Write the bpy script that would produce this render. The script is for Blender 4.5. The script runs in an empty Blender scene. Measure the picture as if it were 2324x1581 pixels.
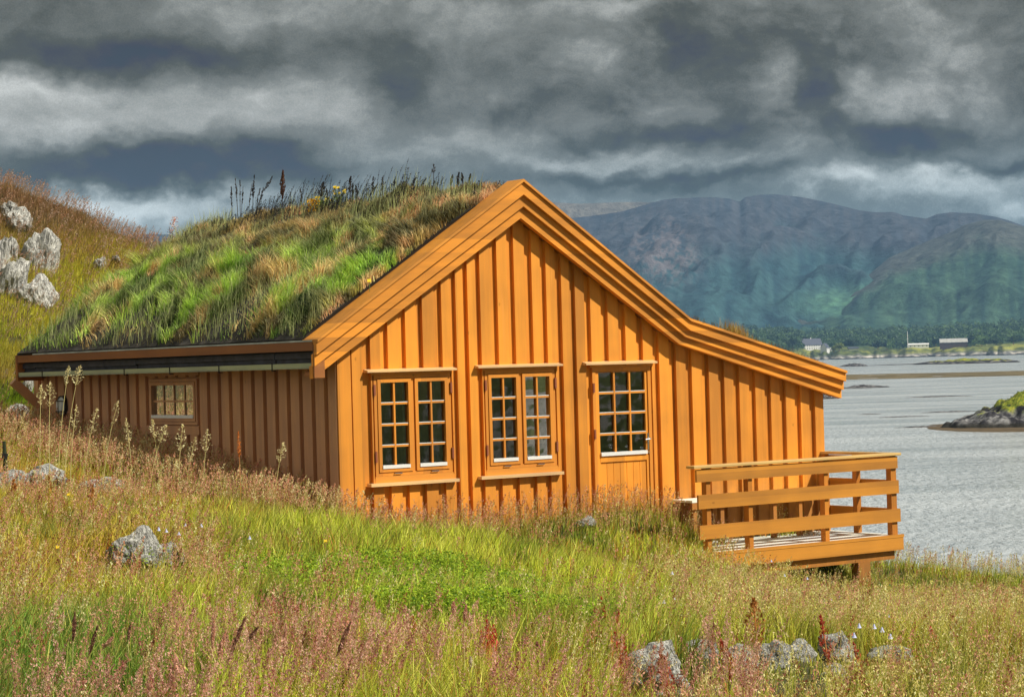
import bpy, bmesh, math, random
import numpy as np
from mathutils import Vector, Matrix, noise as mnoise

random.seed(7)
rng = np.random.default_rng(11)
C = bpy.context.scene.collection
SC = bpy.context.scene

# ------------------------------------------------------------------ camera
EYE = 6.0                      # metres above the water
FPX = 5000.0                   # focal length in the units of a 2324 x 1581 picture
CX, CY = 1162.0, 790.5
PITCH = math.atan((825.5-790.5)/FPX)
ROLL = 0.028
cp, sp = math.cos(PITCH), math.sin(PITCH)
cr, sr = math.cos(ROLL), math.sin(ROLL)
Fv = Vector((0, cp, sp))
R0 = Vector((1, 0, 0)); U0 = Vector((0, -sp, cp))
Rv = R0*cr - U0*sr
Uv = R0*sr + U0*cr
EYEP = Vector((0, 0, EYE))
cam_d = bpy.data.cameras.new('camera')
cam = bpy.data.objects.new('camera', cam_d); C.objects.link(cam)
M = Matrix(((Rv.x, Uv.x, -Fv.x, 0), (Rv.y, Uv.y, -Fv.y, 0), (Rv.z, Uv.z, -Fv.z, EYE), (0, 0, 0, 1)))
cam.matrix_world = M
cam_d.sensor_fit = 'HORIZONTAL'; cam_d.sensor_width = 36.0
cam_d.lens = 36.0*FPX/2324.0
cam_d.clip_start = 0.1; cam_d.clip_end = 60000
SC.camera = cam

def ray(x, y):
    return Fv + Rv*((x-CX)/FPX) + Uv*((CY-y)/FPX)
def at(x, y, Y):               # a point of the place seen at (x, y), Y metres ahead
    d = ray(x, y); return EYEP + d*(Y/d.y)
def on_z(x, y, z):
    d = ray(x, y); return EYEP + d*((z-EYE)/d.z)
def on_plane(x, y, P0, n):
    d = ray(x, y); return EYEP + d*((P0-EYEP).dot(n)/d.dot(n))
def proj(P):
    v = Vector(P)-EYEP; k = v.dot(Fv)
    return CX + FPX*v.dot(Rv)/k, CY - FPX*v.dot(Uv)/k

# ------------------------------------------------------------------ house frame: s along the gable, t back along the left wall
TH = math.radians(36.0)
SD = Vector((math.cos(TH), math.sin(TH), 0)); TD = Vector((-math.sin(TH), math.cos(TH), 0))
CP = at(770, 1000, 26.0); CORN = Vector((CP.x, CP.y, 0))
BASE = 3.2
def W(s, t, z): return CORN + SD*s + TD*t + Vector((0, 0, z))
def fac(x, y, t=0.0):          # pixel -> (s, z) on the plane t
    p = on_plane(x, y, CORN+TD*t, TD) - CORN
    return p.dot(SD), p.z
def lef(x, y, s=0.0):          # pixel -> (t, z) on the plane s
    p = on_plane(x, y, CORN+SD*s, SD) - CORN
    return p.dot(TD), p.z

# ------------------------------------------------------------------ sun and sky
_n = -TD
SUNV = (_n*1.0 + SD*0.68 + Vector((0, 0, 1.17))).normalized()
sun_el = math.asin(SUNV.z); sun_az = math.atan2(SUNV.x, SUNV.y)
sl = bpy.data.lights.new('sun', 'SUN'); sl.energy = 4.9; sl.angle = math.radians(0.55); sl.color = (1.0, 0.93, 0.80)
so = bpy.data.objects.new('sun', sl); C.objects.link(so)
so.rotation_euler = SUNV.to_track_quat('Z', 'Y').to_euler(); so.location = (30, -10, 40)

SC.view_settings.view_transform = 'Standard'; SC.view_settings.look = 'None'
SC.view_settings.exposure = 0.14; SC.view_settings.gamma = 1.0; SC.view_settings.use_curve_mapping = False
SC.cycles.max_bounces = 7; SC.cycles.diffuse_bounces = 3; SC.cycles.glossy_bounces = 3
SC.cycles.transmission_bounces = 4; SC.cycles.transparent_max_bounces = 10; SC.cycles.volume_bounces = 0
SC.cycles.use_denoising = True
SC.cycles.caustics_reflective = False; SC.cycles.caustics_refractive = False

wd = bpy.data.worlds.new("World"); SC.world = wd; wd.use_nodes = True
class NT:
    def __init__(s, nt): s.nt = nt; s.n = nt.nodes; s.l = nt.links
    def new(s, typ, **kw):
        n = s.n.new(typ)
        for k, v in kw.items(): setattr(n, k, v)
        return n
    def link(s, a, b): s.l.new(a, b)
    def put(s, sock, v):
        if hasattr(v, 'is_output'): s.l.new(v, sock)
        else: sock.default_value = v
    def math(s, op, a, b=0.0, c=None, clamp=False):
        n = s.n.new('ShaderNodeMath'); n.operation = op; n.use_clamp = clamp
        s.put(n.inputs[0], a); s.put(n.inputs[1], b)
        if c is not None: s.put(n.inputs[2], c)
        return n.outputs[0]
    def vmath(s, op, a, b=None, scale=None):
        n = s.n.new('ShaderNodeVectorMath'); n.operation = op
        s.put(n.inputs[0], a)
        if b is not None: s.put(n.inputs[1], b)
        if scale is not None: s.put(n.inputs['Scale'], scale)
        return n.outputs['Value'] if op in ('DOT_PRODUCT', 'LENGTH') else n.outputs[0]
    def noise(s, vec, scale, detail=4, rough=0.55, dist=0.0, col=False, dim='3D'):
        n = s.n.new('ShaderNodeTexNoise'); n.noise_dimensions = dim
        s.put(n.inputs['Vector'], vec); n.inputs['Scale'].default_value = scale
        n.inputs['Detail'].default_value = detail; n.inputs['Roughness'].default_value = rough
        n.inputs['Distortion'].default_value = dist
        return n.outputs['Color'] if col else n.outputs['Fac']
    def ramp(s, fac, stops, interp='LINEAR'):
        n = s.n.new('ShaderNodeValToRGB'); s.put(n.inputs[0], fac); cr_ = n.color_ramp; cr_.interpolation = interp
        while len(cr_.elements) < len(stops): cr_.elements.new(0.5)
        for e, (p, c) in zip(cr_.elements, stops):
            e.position = p; e.color = (c[0], c[1], c[2], 1)
        return n.outputs[0]
    def mix(s, fac, a, b, blend='MIX'):
        n = s.n.new('ShaderNodeMix'); n.data_type = 'RGBA'; n.blend_type = blend
        s.put(n.inputs[0], fac)
        for sock, v in ((n.inputs[6], a), (n.inputs[7], b)):
            if hasattr(v, 'is_output'): s.l.new(v, sock)
            else: sock.default_value = (v[0], v[1], v[2], 1)
        return n.outputs[2]
    def mapr(s, v, a, b, c, d, smooth=False):
        n = s.n.new('ShaderNodeMapRange'); n.clamp = True
        if smooth: n.interpolation_type = 'SMOOTHSTEP'
        s.put(n.inputs[0], v)
        for i, q in enumerate((a, b, c, d)): n.inputs[i+1].default_value = q
        return n.outputs[0]

def srgb(r, g, b):
    f = lambda c: (c/255.0/12.92) if c <= 10 else ((c/255.0+0.055)/1.055)**2.4
    return (f(r), f(g), f(b))

def build_world():
    w = NT(wd.node_tree)
    for n in list(w.n): w.n.remove(n)
    out = w.new('ShaderNodeOutputWorld'); bg = w.new('ShaderNodeBackground')
    sky = w.new('ShaderNodeTexSky', sky_type='NISHITA'); sky.sun_disc = False
    sky.sun_elevation = sun_el; sky.sun_rotation = sun_az; sky.air_density = 1.3; sky.dust_density = 1.5
    tc = w.new('ShaderNodeTexCoord'); d = tc.outputs['Generated']
    sep = w.new('ShaderNodeSeparateXYZ'); w.link(d, sep.inputs[0])
    az = w.math('ARCTAN2', sep.outputs[0], sep.outputs[1])
    el = w.math('ARCSINE', sep.outputs[2])
    # clouds: (az, el) in thousandths, warped by noise so that every bank has ragged edges
    cb = w.new('ShaderNodeCombineXYZ'); w.put(cb.inputs[0], az); w.put(cb.inputs[1], el)
    p0 = cb.outputs[0]
    pst = w.vmath('MULTIPLY', p0, (1.0, 1.45, 1.0))
    w1 = w.noise(pst, 9.0, 5, 0.55, col=True); w1 = w.vmath('SUBTRACT', w1, (0.5, 0.5, 0.5))
    w2 = w.noise(pst, 34.0, 4, 0.6, col=True); w2 = w.vmath('SUBTRACT', w2, (0.5, 0.5, 0.5))
    p = w.vmath('ADD', p0, w.vmath('MULTIPLY', w1, (0.10, 0.050, 0)))
    p = w.vmath('ADD', p, w.vmath('MULTIPLY', w2, (0.030, 0.022, 0)))
    blobs = [ # x, y (picture), rx, ry, amount
        (250,150,420,42,-.55),(60,60,260,60,-.18),(420,95,330,55,-.22),(820,120,260,70,-.10),(280,398,300,38,-.85),(620,400,200,25,-.35),(900,220,60,45,-.50),
        (1160,245,170,30,-.32),(1560,85,60,60,-.40),(1760,130,180,90,-.62),(1810,235,60,55,-.60),(1540,300,150,22,-.42),
        (2050,325,190,40,-1.0),(2290,372,120,16,-.7),(1400,330,130,22,-.35),(1320,430,260,24,-.35),(1620,415,220,16,-.40),
        (600,250,300,45,.32),(150,235,150,32,.38),(430,300,300,34,.24),(120,325,160,30,.10),(260,470,330,34,.72),(1010,340,230,36,.26),
        (1060,60,80,45,.30),(1330,90,90,60,.22),(1440,10,170,28,.40),(1700,180,52,62,.46),(1720,300,60,60,.26),(1940,215,110,55,.42),(2180,90,130,80,.32),
        (1490,375,240,30,.38),(2080,425,260,28,.60),(2300,470,90,20,.5),(2200,210,120,30,.12),(700,40,200,40,.12),(1880,420,60,24,.3)]
    acc = None
    for (x, y, rx, ry, amp) in blobs:
        a = (x-CX)/FPX; e = (825.5-0.028*(x-CX)-y)/FPX
        q = w.vmath('MULTIPLY', w.vmath('SUBTRACT', p, (a, e, 0)), (FPX/rx, FPX/ry, 0))
        g = w.math('POWER', 0.42, w.vmath('DOT_PRODUCT', q, q))
        acc = w.math('MULTIPLY', g, amp) if acc is None else w.math('MULTIPLY_ADD', g, amp, acc)
    front = w.mapr(sep.outputs[1], 0.75, 0.93, 0.0, 1.0, True)
    acc = w.math('MULTIPLY', acc, front)
    wp = w.vmath('ADD', pst, w.vmath('ADD', w.vmath('SCALE', w1, scale=0.05), w.vmath('SCALE', w2, scale=0.012)))
    n1 = w.noise(wp, 11.0, 10, 0.64)
    # billows: folded noise gives round heads with dark creases between them
    b1 = w.math('ABSOLUTE', w.math('MULTIPLY_ADD', w.noise(wp, 19.0, 2, 0.5), 2.0, -1.0))
    b2 = w.math('ABSOLUTE', w.math('MULTIPLY_ADD', w.noise(wp, 47.0, 2, 0.5), 2.0, -1.0))
    b3 = w.math('ABSOLUTE', w.math('MULTIPLY_ADD', w.noise(wp, 110.0, 3, 0.55), 2.0, -1.0))
    bil = w.math('ADD', w.math('ADD', w.math('MULTIPLY', b1, 0.9), w.math('MULTIPLY', b2, 0.45)), w.math('MULTIPLY', b3, 0.25))
    bil = w.math('SUBTRACT', bil, 0.42)
    hi = w.mapr(el, 0.055, 0.11, 0.30, 1.0, True)
    rgt = w.mapr(az, -0.08, 0.06, 0.45, 1.0, True)
    v = w.math('ADD', w.math('MULTIPLY', w.math('SUBTRACT', n1, 0.5), 1.25), w.math('MULTIPLY', w.math('MULTIPLY', w.math('MULTIPLY', bil, 0.55), hi), rgt))
    grn = w.noise(d, 1500.0, 1, 0.5)
    v = w.math('ADD', v, w.math('MULTIPLY', w.math('SUBTRACT', grn, 0.5), 0.16))
    v = w.math('ADD', v, w.math('MULTIPLY', acc, 0.72))
    v = w.math('MULTIPLY_ADD', v, 0.86, 0.535)
    colhi = w.ramp(v, [(0.0, srgb(60, 62, 58)), (0.25, srgb(80, 84, 82)), (0.5, srgb(120, 124, 122)), (0.72, srgb(165, 168, 166)), (1.0, srgb(225, 228, 226))])
    collo = w.ramp(v, [(0.0, srgb(58, 64, 62)), (0.25, srgb(72, 86, 90)), (0.5, srgb(112, 126, 130)), (0.72, srgb(165, 180, 184)), (1.0, srgb(225, 238, 242))])
    low = w.mapr(el, 0.055, 0.115, 1.0, 0.0, True)
    cl = w.mix(low, colhi, collo)
    # thin breaks to the blue sky, and unseen sky overhead and behind brightened as added fill
    nish = w.vmath('SCALE', sky.outputs[0], scale=0.10)
    cl = w.vmath('MAXIMUM', w.vmath('SUBTRACT', w.vmath('MULTIPLY', cl, (1.24, 1.24, 1.24)), (0.042, 0.068, 0.100)), (0.004, 0.004, 0.004))
    cl = w.mix(0.04, cl, nish)
    behind = w.mapr(sep.outputs[1], 0.80, -0.1, 0.0, 1.0, True)
    up = w.mapr(el, 0.25, 0.8, 0.0, 1.0, True)
    boost = w.math('MAXIMUM', behind, up)
    cl = w.vmath('MULTIPLY', cl, w.mix(boost, (1, 1, 1), (1.25, 1.27, 1.3)))
    # unseen sky away from the sun brightened, added fill for the shaded wall
    anti = w.math('MULTIPLY', w.mapr(sep.outputs[0], -0.30, -0.80, 0.0, 1.0, True), w.mapr(el, 1.3, 0.6, 0.0, 1.0, True))
    cl = w.vmath('MULTIPLY', cl, w.mix(anti, (1, 1, 1), (2.8, 2.7, 2.6)))
    w.link(cl, bg.inputs[0]); bg.inputs[1].default_value = 1.0
    w.link(bg.outputs[0], out.inputs[0])
    wd.cycles.sampling_method = 'MANUAL'; wd.cycles.sample_map_resolution = 1024
build_world()

# ------------------------------------------------------------------ helpers
def tag(o, label=None, cat=None, group=None, kind=None):
    if label: o['label'] = label
    if cat: o['category'] = cat
    if group: o['group'] = group
    if kind: o['kind'] = kind
    return o
def empty(name, loc, rz=0.0):
    o = bpy.data.objects.new(name, None); C.objects.link(o)
    o.location = loc; o.rotation_euler = (0, 0, rz); o.empty_display_size = 0.2
    return o
def copy_tree(o, parent=None):
    c = o.copy(); C.objects.link(c)
    if parent is not None: c.parent = parent
    for ch in [x for x in C.objects if x.parent == o]: copy_tree(ch, c)
    return c
class MB:
    """collects shapes in one mesh; P maps (a, out, z) to the mesh's own coordinates"""
    def __init__(s, P=None): s.v = []; s.f = []; s.P = P or (lambda a, b, c: (a, b, c))
    def box(s, a0, a1, o0, o1, z0, z1):
        k = len(s.v)
        for z in (z0, z1):
            for (a, o) in ((a0, o0), (a1, o0), (a1, o1), (a0, o1)): s.v.append(s.P(a, o, z))
        s.f += [tuple(k+i for i in q) for q in ((0, 3, 2, 1), (4, 5, 6, 7), (0, 1, 5, 4), (1, 2, 6, 5), (2, 3, 7, 6), (3, 0, 4, 7))]
        return s
    def slant(s, a0, a1, o0, o1, z0a, z0b, z1a, z1b):   # a box whose bottom and top may slope along a
        k = len(s.v)
        for (za, zb) in ((z0a, z0b), (z1a, z1b)):
            for (a, o, z) in ((a0, o0, za), (a1, o0, zb), (a1, o1, zb), (a0, o1, za)): s.v.append(s.P(a, o, z))
        s.f += [tuple(k+i for i in q) for q in ((0, 3, 2, 1), (4, 5, 6, 7), (0, 1, 5, 4), (1, 2, 6, 5), (2, 3, 7, 6), (3, 0, 4, 7))]
        return s
    def prism(s, pts, o0, o1):      # polygon in (a, z), from o0 to o1
        k = len(s.v); n = len(pts)
        for o in (o0, o1):
            for (a, z) in pts: s.v.append(s.P(a, o, z))
        s.f.append(tuple(range(k, k+n))); s.f.append(tuple(range(k+2*n-1, k+n-1, -1)))
        for i in range(n):
            j = (i+1) % n; s.f.append((k+i, k+n+i, k+n+j, k+j))
        return s
    def quad(s, pts):
        k = len(s.v); s.v += [s.P(*p) for p in pts]; s.f.append(tuple(range(k, k+len(pts)))); return s
    def tube(s, pts, r, n=6):
        pts = [Vector(s.P(*p)) for p in pts]; rr = r if isinstance(r, (list, tuple)) else [r]*len(pts)
        k = len(s.v)
        for i, p in enumerate(pts):
            d = (pts[min(i+1, len(pts)-1)]-pts[max(i-1, 0)]).normalized()
            a = d.orthogonal().normalized(); b = d.cross(a)
            if i and a.dot(pa) < 0: pass
            pa = a
            for j in range(n):
                g = 2*math.pi*j/n; s.v.append(tuple(p + a*math.cos(g)*rr[i] + b*math.sin(g)*rr[i]))
        for i in range(len(pts)-1):
            for j in range(n):
                q = (j+1) % n; s.f.append((k+i*n+j, k+i*n+q, k+(i+1)*n+q, k+(i+1)*n+j))
        s.f.append(tuple(k+j for j in range(n-1, -1, -1))); e = k+(len(pts)-1)*n; s.f.append(tuple(e+j for j in range(n)))
        return s
    def build(s, name, mat, parent=None, smooth=False, bevel=0.0):
        me = bpy.data.meshes.new(name); me.from_pydata([tuple(v) for v in s.v], [], s.f)
        bm = bmesh.new(); bm.from_mesh(me); bmesh.ops.recalc_face_normals(bm, faces=bm.faces); bm.to_mesh(me); bm.free()
        me.materials.append(mat)
        o = bpy.data.objects.new(name, me); C.objects.link(o)
        if parent is not None: o.parent = parent
        if smooth: me.polygons.foreach_set('use_smooth', [True]*len(me.polygons))
        if bevel:
            b = o.modifiers.new('bevel', 'BEVEL'); b.width = bevel; b.segments = 2; b.limit_method = 'ANGLE'
        return o

def tri_mesh(name, V, T, mat, col=None, parent=None, smooth=False):
    V = np.asarray(V, dtype=np.float32); T = np.asarray(T, dtype=np.int32)
    me = bpy.data.meshes.new(name)
    me.vertices.add(len(V)); me.vertices.foreach_set('co', V.ravel())
    me.loops.add(T.size); me.loops.foreach_set('vertex_index', T.ravel())
    k = T.shape[1]
    me.polygons.add(len(T)); me.polygons.foreach_set('loop_start', np.arange(0, T.size, k, dtype=np.int32))
    me.update(calc_edges=True)
    if col is not None:
        ca = me.color_attributes.new('Col', 'FLOAT_COLOR', 'POINT')
        c4 = np.ones((len(V), 4), dtype=np.float32); c4[:, :3] = col
        ca.data.foreach_set('color', c4.ravel())
    if smooth: me.polygons.foreach_set('use_smooth', np.ones(len(T), dtype=bool))
    me.materials.append(mat)
    o = bpy.data.objects.new(name, me); C.objects.link(o)
    if parent is not None: o.parent = parent
    return o

def vnoise(x, y, scale, seed=0):
    r = np.random.default_rng(1000+seed).random((256, 256))
    x = np.asarray(x, float)/scale; y = np.asarray(y, float)/scale
    xi = np.floor(x).astype(int); yi = np.floor(y).astype(int); fx = x-xi; fy = y-yi
    fx = fx*fx*(3-2*fx); fy = fy*fy*(3-2*fy)
    g = lambda i, j: r[i % 256, j % 256]
    return (g(xi, yi)*(1-fx)+g(xi+1, yi)*fx)*(1-fy) + (g(xi, yi+1)*(1-fx)+g(xi+1, yi+1)*fx)*fy
def fbm(x, y, scale, seed=0, oct=4, gain=0.5):
    v = 0; a = 1; tot = 0
    for k in range(oct):
        v = v + a*vnoise(x, y, scale/2**k, seed+17*k); tot += a; a *= gain
    return v/tot
def sstep(a, b, v):
    t = np.clip((v-a)/(b-a), 0, 1); return t*t*(3-2*t)

# ------------------------------------------------------------------ materials
def material(name):
    m = bpy.data.materials.new(name); m.use_nodes = True
    t = NT(m.node_tree)
    return m, t, t.n['Principled BSDF']
def _plank(t, o, axis):
    sp = t.new('ShaderNodeSeparateXYZ'); t.link(o, sp.inputs[0])
    w = t.new('ShaderNodeTexWhiteNoise', noise_dimensions='1D')
    t.link(t.math('FLOOR', t.math('MULTIPLY', sp.outputs[0 if axis == 'Z' else 2], 3.5 if axis == 'Z' else 6.0)), w.inputs['W'])
    return w.outputs[0]
def paint(name, c, var=0.24, rough=0.55, grain=1.0, axis='Z'):
    """oil-stained boards: tone drifts along the grain, faint grain bump, nail marks and knots"""
    m, t, b = material(name)
    tc = t.new('ShaderNodeTexCoord'); o = tc.outputs['Object']
    sc = {'Z': (9.0, 9.0, 0.55), 'X': (0.55, 9.0, 9.0), 'Y': (9.0, 0.55, 9.0)}[axis]
    g = t.noise(t.vmath('MULTIPLY', o, sc), 1.0, 5, 0.6)
    big = t.noise(o, 0.9, 3, 0.6)
    fine = t.noise(t.vmath('MULTIPLY', o, tuple(q*8 for q in sc)), 1.0, 4, 0.65)
    f = t.math('ADD', t.math('MULTIPLY', g, 0.45), t.math('MULTIPLY', big, 0.55))
    f = t.math('ADD', f, t.math('MULTIPLY', t.math('SUBTRACT', _plank(t, o, axis), 0.5), 0.30))
    lo = tuple(q*(1-var) for q in c); hi = tuple(min(0.95, q*(1+var)) for q in c)
    hi = (hi[0], hi[1]*1.05, hi[2]*0.9); lo = (lo[0]*0.94, lo[1], lo[2]*1.15)
    col = t.ramp(f, [(0.32, lo), (0.68, hi)])
    kn = t.new('ShaderNodeTexVoronoi'); t.put(kn.inputs['Vector'], t.vmath('MULTIPLY', o, {'Z': (1, 1, .55), 'X': (.55, 1, 1), 'Y': (1, .55, 1)}[axis])); kn.inputs['Scale'].default_value = 4.2
    km = t.mapr(kn.outputs['Distance'], 0.035, 0.075, 0.55, 0.0)
    col = t.mix(km, col, tuple(q*0.45 for q in c))
    fl = t.mapr(fine, 0.60, 0.78, 0.0, 0.30*grain)
    col = t.mix(fl, col, tuple(q*0.55 for q in c))
    if axis == 'Z':
        spz = t.new('ShaderNodeSeparateXYZ'); t.link(o, spz.inputs[0])
        dn = t.noise(o, 5.0, 5, 0.7)
        dirt = t.math('MULTIPLY', t.mapr(t.math('ADD', spz.outputs[2], t.math('MULTIPLY', dn, -0.9)), 0.25, 0.75, 1.0, 0.0), 0.45)
        col = t.mix(dirt, col, (0.16, 0.10, 0.05))
        st = t.noise(t.vmath('MULTIPLY', o, (14.0, 14.0, 0.8)), 1.0, 3, 0.6)
        col = t.mix(t.mapr(st, 0.62, 0.75, 0.0, 0.28), col, tuple(min(0.9, q*1.25+0.05) for q in c))
    t.link(col, b.inputs['Base Color']); b.inputs['Roughness'].default_value = rough
    b.inputs['Specular IOR Level'].default_value = 0.35
    bp = t.new('ShaderNodeBump'); bp.inputs['Strength'].default_value = 0.25; bp.inputs['Distance'].default_value = 0.004
    t.link(fine, bp.inputs['Height']); t.link(bp.outputs[0], b.inputs['Normal'])
    return m
OCH = (0.74, 0.272, 0.034)
M_wall = paint('ochre_boards', OCH)
M_wallx = paint('ochre_boards_lengthwise', OCH, axis='X')
M_trim = paint('ochre_trim', (0.66, 0.255, 0.040), axis='X')
M_lit_trim = paint('highlight_pale_trim', (0.74, 0.46, 0.24), axis='X', rough=0.4)  # sunlit tops of drip boards and sills put into a paler colour
M_cap = paint('tan_cap_rail', (0.60, 0.38, 0.16), axis='X', rough=0.4)
M_sash = paint('ochre_sash', (0.68, 0.245, 0.035), var=0.14)
M_brown = paint('brown_stained_board', (0.34, 0.12, 0.035), var=0.22, axis='Y')
M_side = paint('shade_toned_ochre_boards', (0.62, 0.31, 0.16), var=0.20)  # same ochre paint as the gable, with the side wall's shade in its colour
M_grey = paint('weathered_board', (0.34, 0.35, 0.25), var=0.25, rough=0.8, axis='Y')
M_deck = paint('bleached_deck_boards', (0.84, 0.83, 0.80), var=0.08, rough=0.8, axis='X')
M_rail = paint('golden_rail_boards', (0.54, 0.215, 0.032), axis='X')
M_post = paint('golden_posts', (0.60, 0.215, 0.028))
def plain(name, c, rough=0.6, metal=0.0, nz=0.0, nscale=30.0, spec=0.5):
    m, t, b = material(name)
    if nz:
        tc = t.new('ShaderNodeTexCoord')
        f = t.noise(tc.outputs['Object'], nscale, 5, 0.6)
        t.link(t.ramp(f, [(0.3, tuple(q*(1-nz) for q in c)), (0.7, tuple(min(1, q*(1+nz)) for q in c))]), b.inputs['Base Color'])
    else: b.inputs['Base Color'].default_value = (*c, 1)
    b.inputs['Roughness'].default_value = rough; b.inputs['Metallic'].default_value = metal
    b.inputs['Specular IOR Level'].default_value = spec
    return m
M_white = plain('white_paint', (0.78, 0.79, 0.80), 0.5, nz=0.05)
M_felt = plain('roofing_felt', (0.035, 0.035, 0.05), 0.7, nz=0.5, nscale=6)
M_iron = plain('black_iron', (0.03, 0.03, 0.03), 0.5, 0.4)
M_steel = plain('brushed_steel', (0.6, 0.6, 0.6), 0.3, 1.0)
M_dark = plain('dark_interior', (0.13, 0.12, 0.12), 0.9)
M_shade = plain('lamp_shade_cloth', (0.72, 0.70, 0.66), 0.8)
M_curt = plain('curtain_cloth', (0.55, 0.57, 0.60), 0.9, nz=0.3, nscale=8)
M_frost = plain('frosted_glass', (0.62, 0.66, 0.68), 0.25)
M_soil = plain('sod_soil', (0.030, 0.026, 0.022), 0.95, nz=0.6, nscale=5)
def mk_glass(name='window_glass', k=3.2):
    m, t, b = material(name); t.n.remove(b)
    out = t.n['Material Output']
    tr = t.new('ShaderNodeBsdfTransparent'); tr.inputs[0].default_value = (0.90, 0.93, 0.93, 1)
    gl = t.new('ShaderNodeBsdfGlossy'); gl.inputs['Roughness'].default_value = 0.02
    fr = t.new('ShaderNodeFresnel'); fr.inputs[0].default_value = 1.55
    tc = t.new('ShaderNodeTexCoord')
    wv = t.noise(tc.outputs['Object'], 2.2, 2, 0.5)
    bp = t.new('ShaderNodeBump'); bp.inputs['Strength'].default_value = 0.5; bp.inputs['Distance'].default_value = 0.03
    t.link(wv, bp.inputs['Height']); t.link(bp.outputs[0], gl.inputs['Normal'])
    mx = t.new('ShaderNodeMixShader'); t.link(t.math('MULTIPLY', fr.outputs[0], k, clamp=True), mx.inputs[0])
    t.link(tr.outputs[0], mx.inputs[1]); t.link(gl.outputs[0], mx.inputs[2]); t.link(mx.outputs[0], out.inputs[0])
    return m
M_glass = mk_glass()
M_glass_side = mk_glass('side_window_glass', 7.0)
def mk_leaf(name, transl=0.35, rough=0.55, spec=0.3):
    m, t, b = material(name)
    at_ = t.new('ShaderNodeAttribute', attribute_name='Col')
    t.link(at_.outputs['Color'], b.inputs['Base Color']); b.inputs['Roughness'].default_value = rough
    b.inputs['Specular IOR Level'].default_value = spec
    tl = t.new('ShaderNodeBsdfTranslucent'); t.link(at_.outputs['Color'], tl.inputs[0])
    mx = t.new('ShaderNodeMixShader'); mx.inputs[0].default_value = transl
    t.link(b.outputs[0], mx.inputs[1]); t.link(tl.outputs[0], mx.inputs[2])
    t.link(mx.outputs[0], t.n['Material Output'].inputs[0])
    return m
M_leaf = mk_leaf('plant_leaf')
def mk_rock(name='grey_rock', base=(0.52, 0.52, 0.49), scale=1.0):
    m, t, b = material(name)
    tc = t.new('ShaderNodeTexCoord'); o = tc.outputs['Object']
    n1 = t.noise(o, 3.0*scale, 7, 0.65); n2 = t.noise(t.vmath('MULTIPLY', o, (1.0, 1.0, 0.3)), 9.0*scale, 6, 0.6, 1.0)
    lich = t.noise(o, 7.0*scale, 5, 0.7)
    c = t.ramp(n1, [(0.25, tuple(q*0.55 for q in base)), (0.5, base), (0.75, tuple(min(0.8, q*1.45) for q in base))])
    crack = t.mapr(t.math('ABSOLUTE', t.math('SUBTRACT', n2, 0.5)), 0.0, 0.035, 0.85, 0.0)
    c = t.mix(crack, c, (0.05, 0.05, 0.055))
    c = t.mix(t.mapr(lich, 0.60, 0.68, 0.0, 0.5), c, (0.32, 0.27, 0.12))
    t.link(c, b.inputs['Base Color']); b.inputs['Roughness'].default_value = 0.9
    bp = t.new('ShaderNodeBump'); bp.inputs['Strength'].default_value = 0.9; bp.inputs['Distance'].default_value = 0.05/scale
    t.link(t.math('SUBTRACT', n1, t.math('MULTIPLY', crack, 0.5)), bp.inputs['Height']); t.link(bp.outputs[0], b.inputs['Normal'])
    return m
M_rock = mk_rock()
# ------------------------------------------------------------------ the cabin
cabin = empty('cabin', CORN + Vector((0, 0, BASE)), TH)
tag(cabin, 'ochre timber cabin with a grass roof and board and batten gable facing the meadow', 'cabin')
PF = lambda a, o, z: (a, -o, z-BASE)          # gable front: a = s, o = out from the wall
PL = lambda a, o, z: (-o, a, z-BASE)          # left wall:  a = t, o = out from the wall
P3 = lambda a, b, z: (a, b, z-BASE)           # plain (s, t, z)
WID = fac(1866, 1000)[0]
TW = lef(88, 950)[0]
# rake outline (lines between the three stepped boards)
RP = (0.30, 0.25, 0.20)
rk = [[(718, 777), (1186, 413), (1566, 729), (1920, 847)],
      [(718.5, 805), (1183.5, 442), (1562, 750), (1917, 865)],
      [(718.5, 831), (1183, 469), (1551, 765), (1915, 884)],
      [(718.5, 859), (1182, 495), (1541, 780), (1913.5, 903)]]
RK = []
for i, row in enumerate(rk):
    p = RP[min(i, 2)]
    RK.append([fac(x, y, -p) for (x, y) in row])
for r in RK: r[0] = (RK[0][0][0], r[0][1]); r[3] = (RK[0][3][0], r[3][1])
SE, ZE = RK[0][0]                                # eave end of the roof, s and z
SRg, ZRg = RK[0][1]; SK, ZK = RK[0][2]; SE2, ZE2 = RK[0][3]
TE = lef(36, 800, SE)[0]
def roofz(s):                                   # wall top, hidden behind the rakes
    pts = [(a, b+0.04) for (a, b) in RK[2]]
    for (a0, b0), (a1, b1) in zip(pts, pts[1:]):
        if s <= a1 or (a1, b1) == pts[-1]:
            return b0 + (b1-b0)*(s-a0)/(a1-a0)
KINKS = [RK[2][1][0], RK[2][2][0]]

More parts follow.
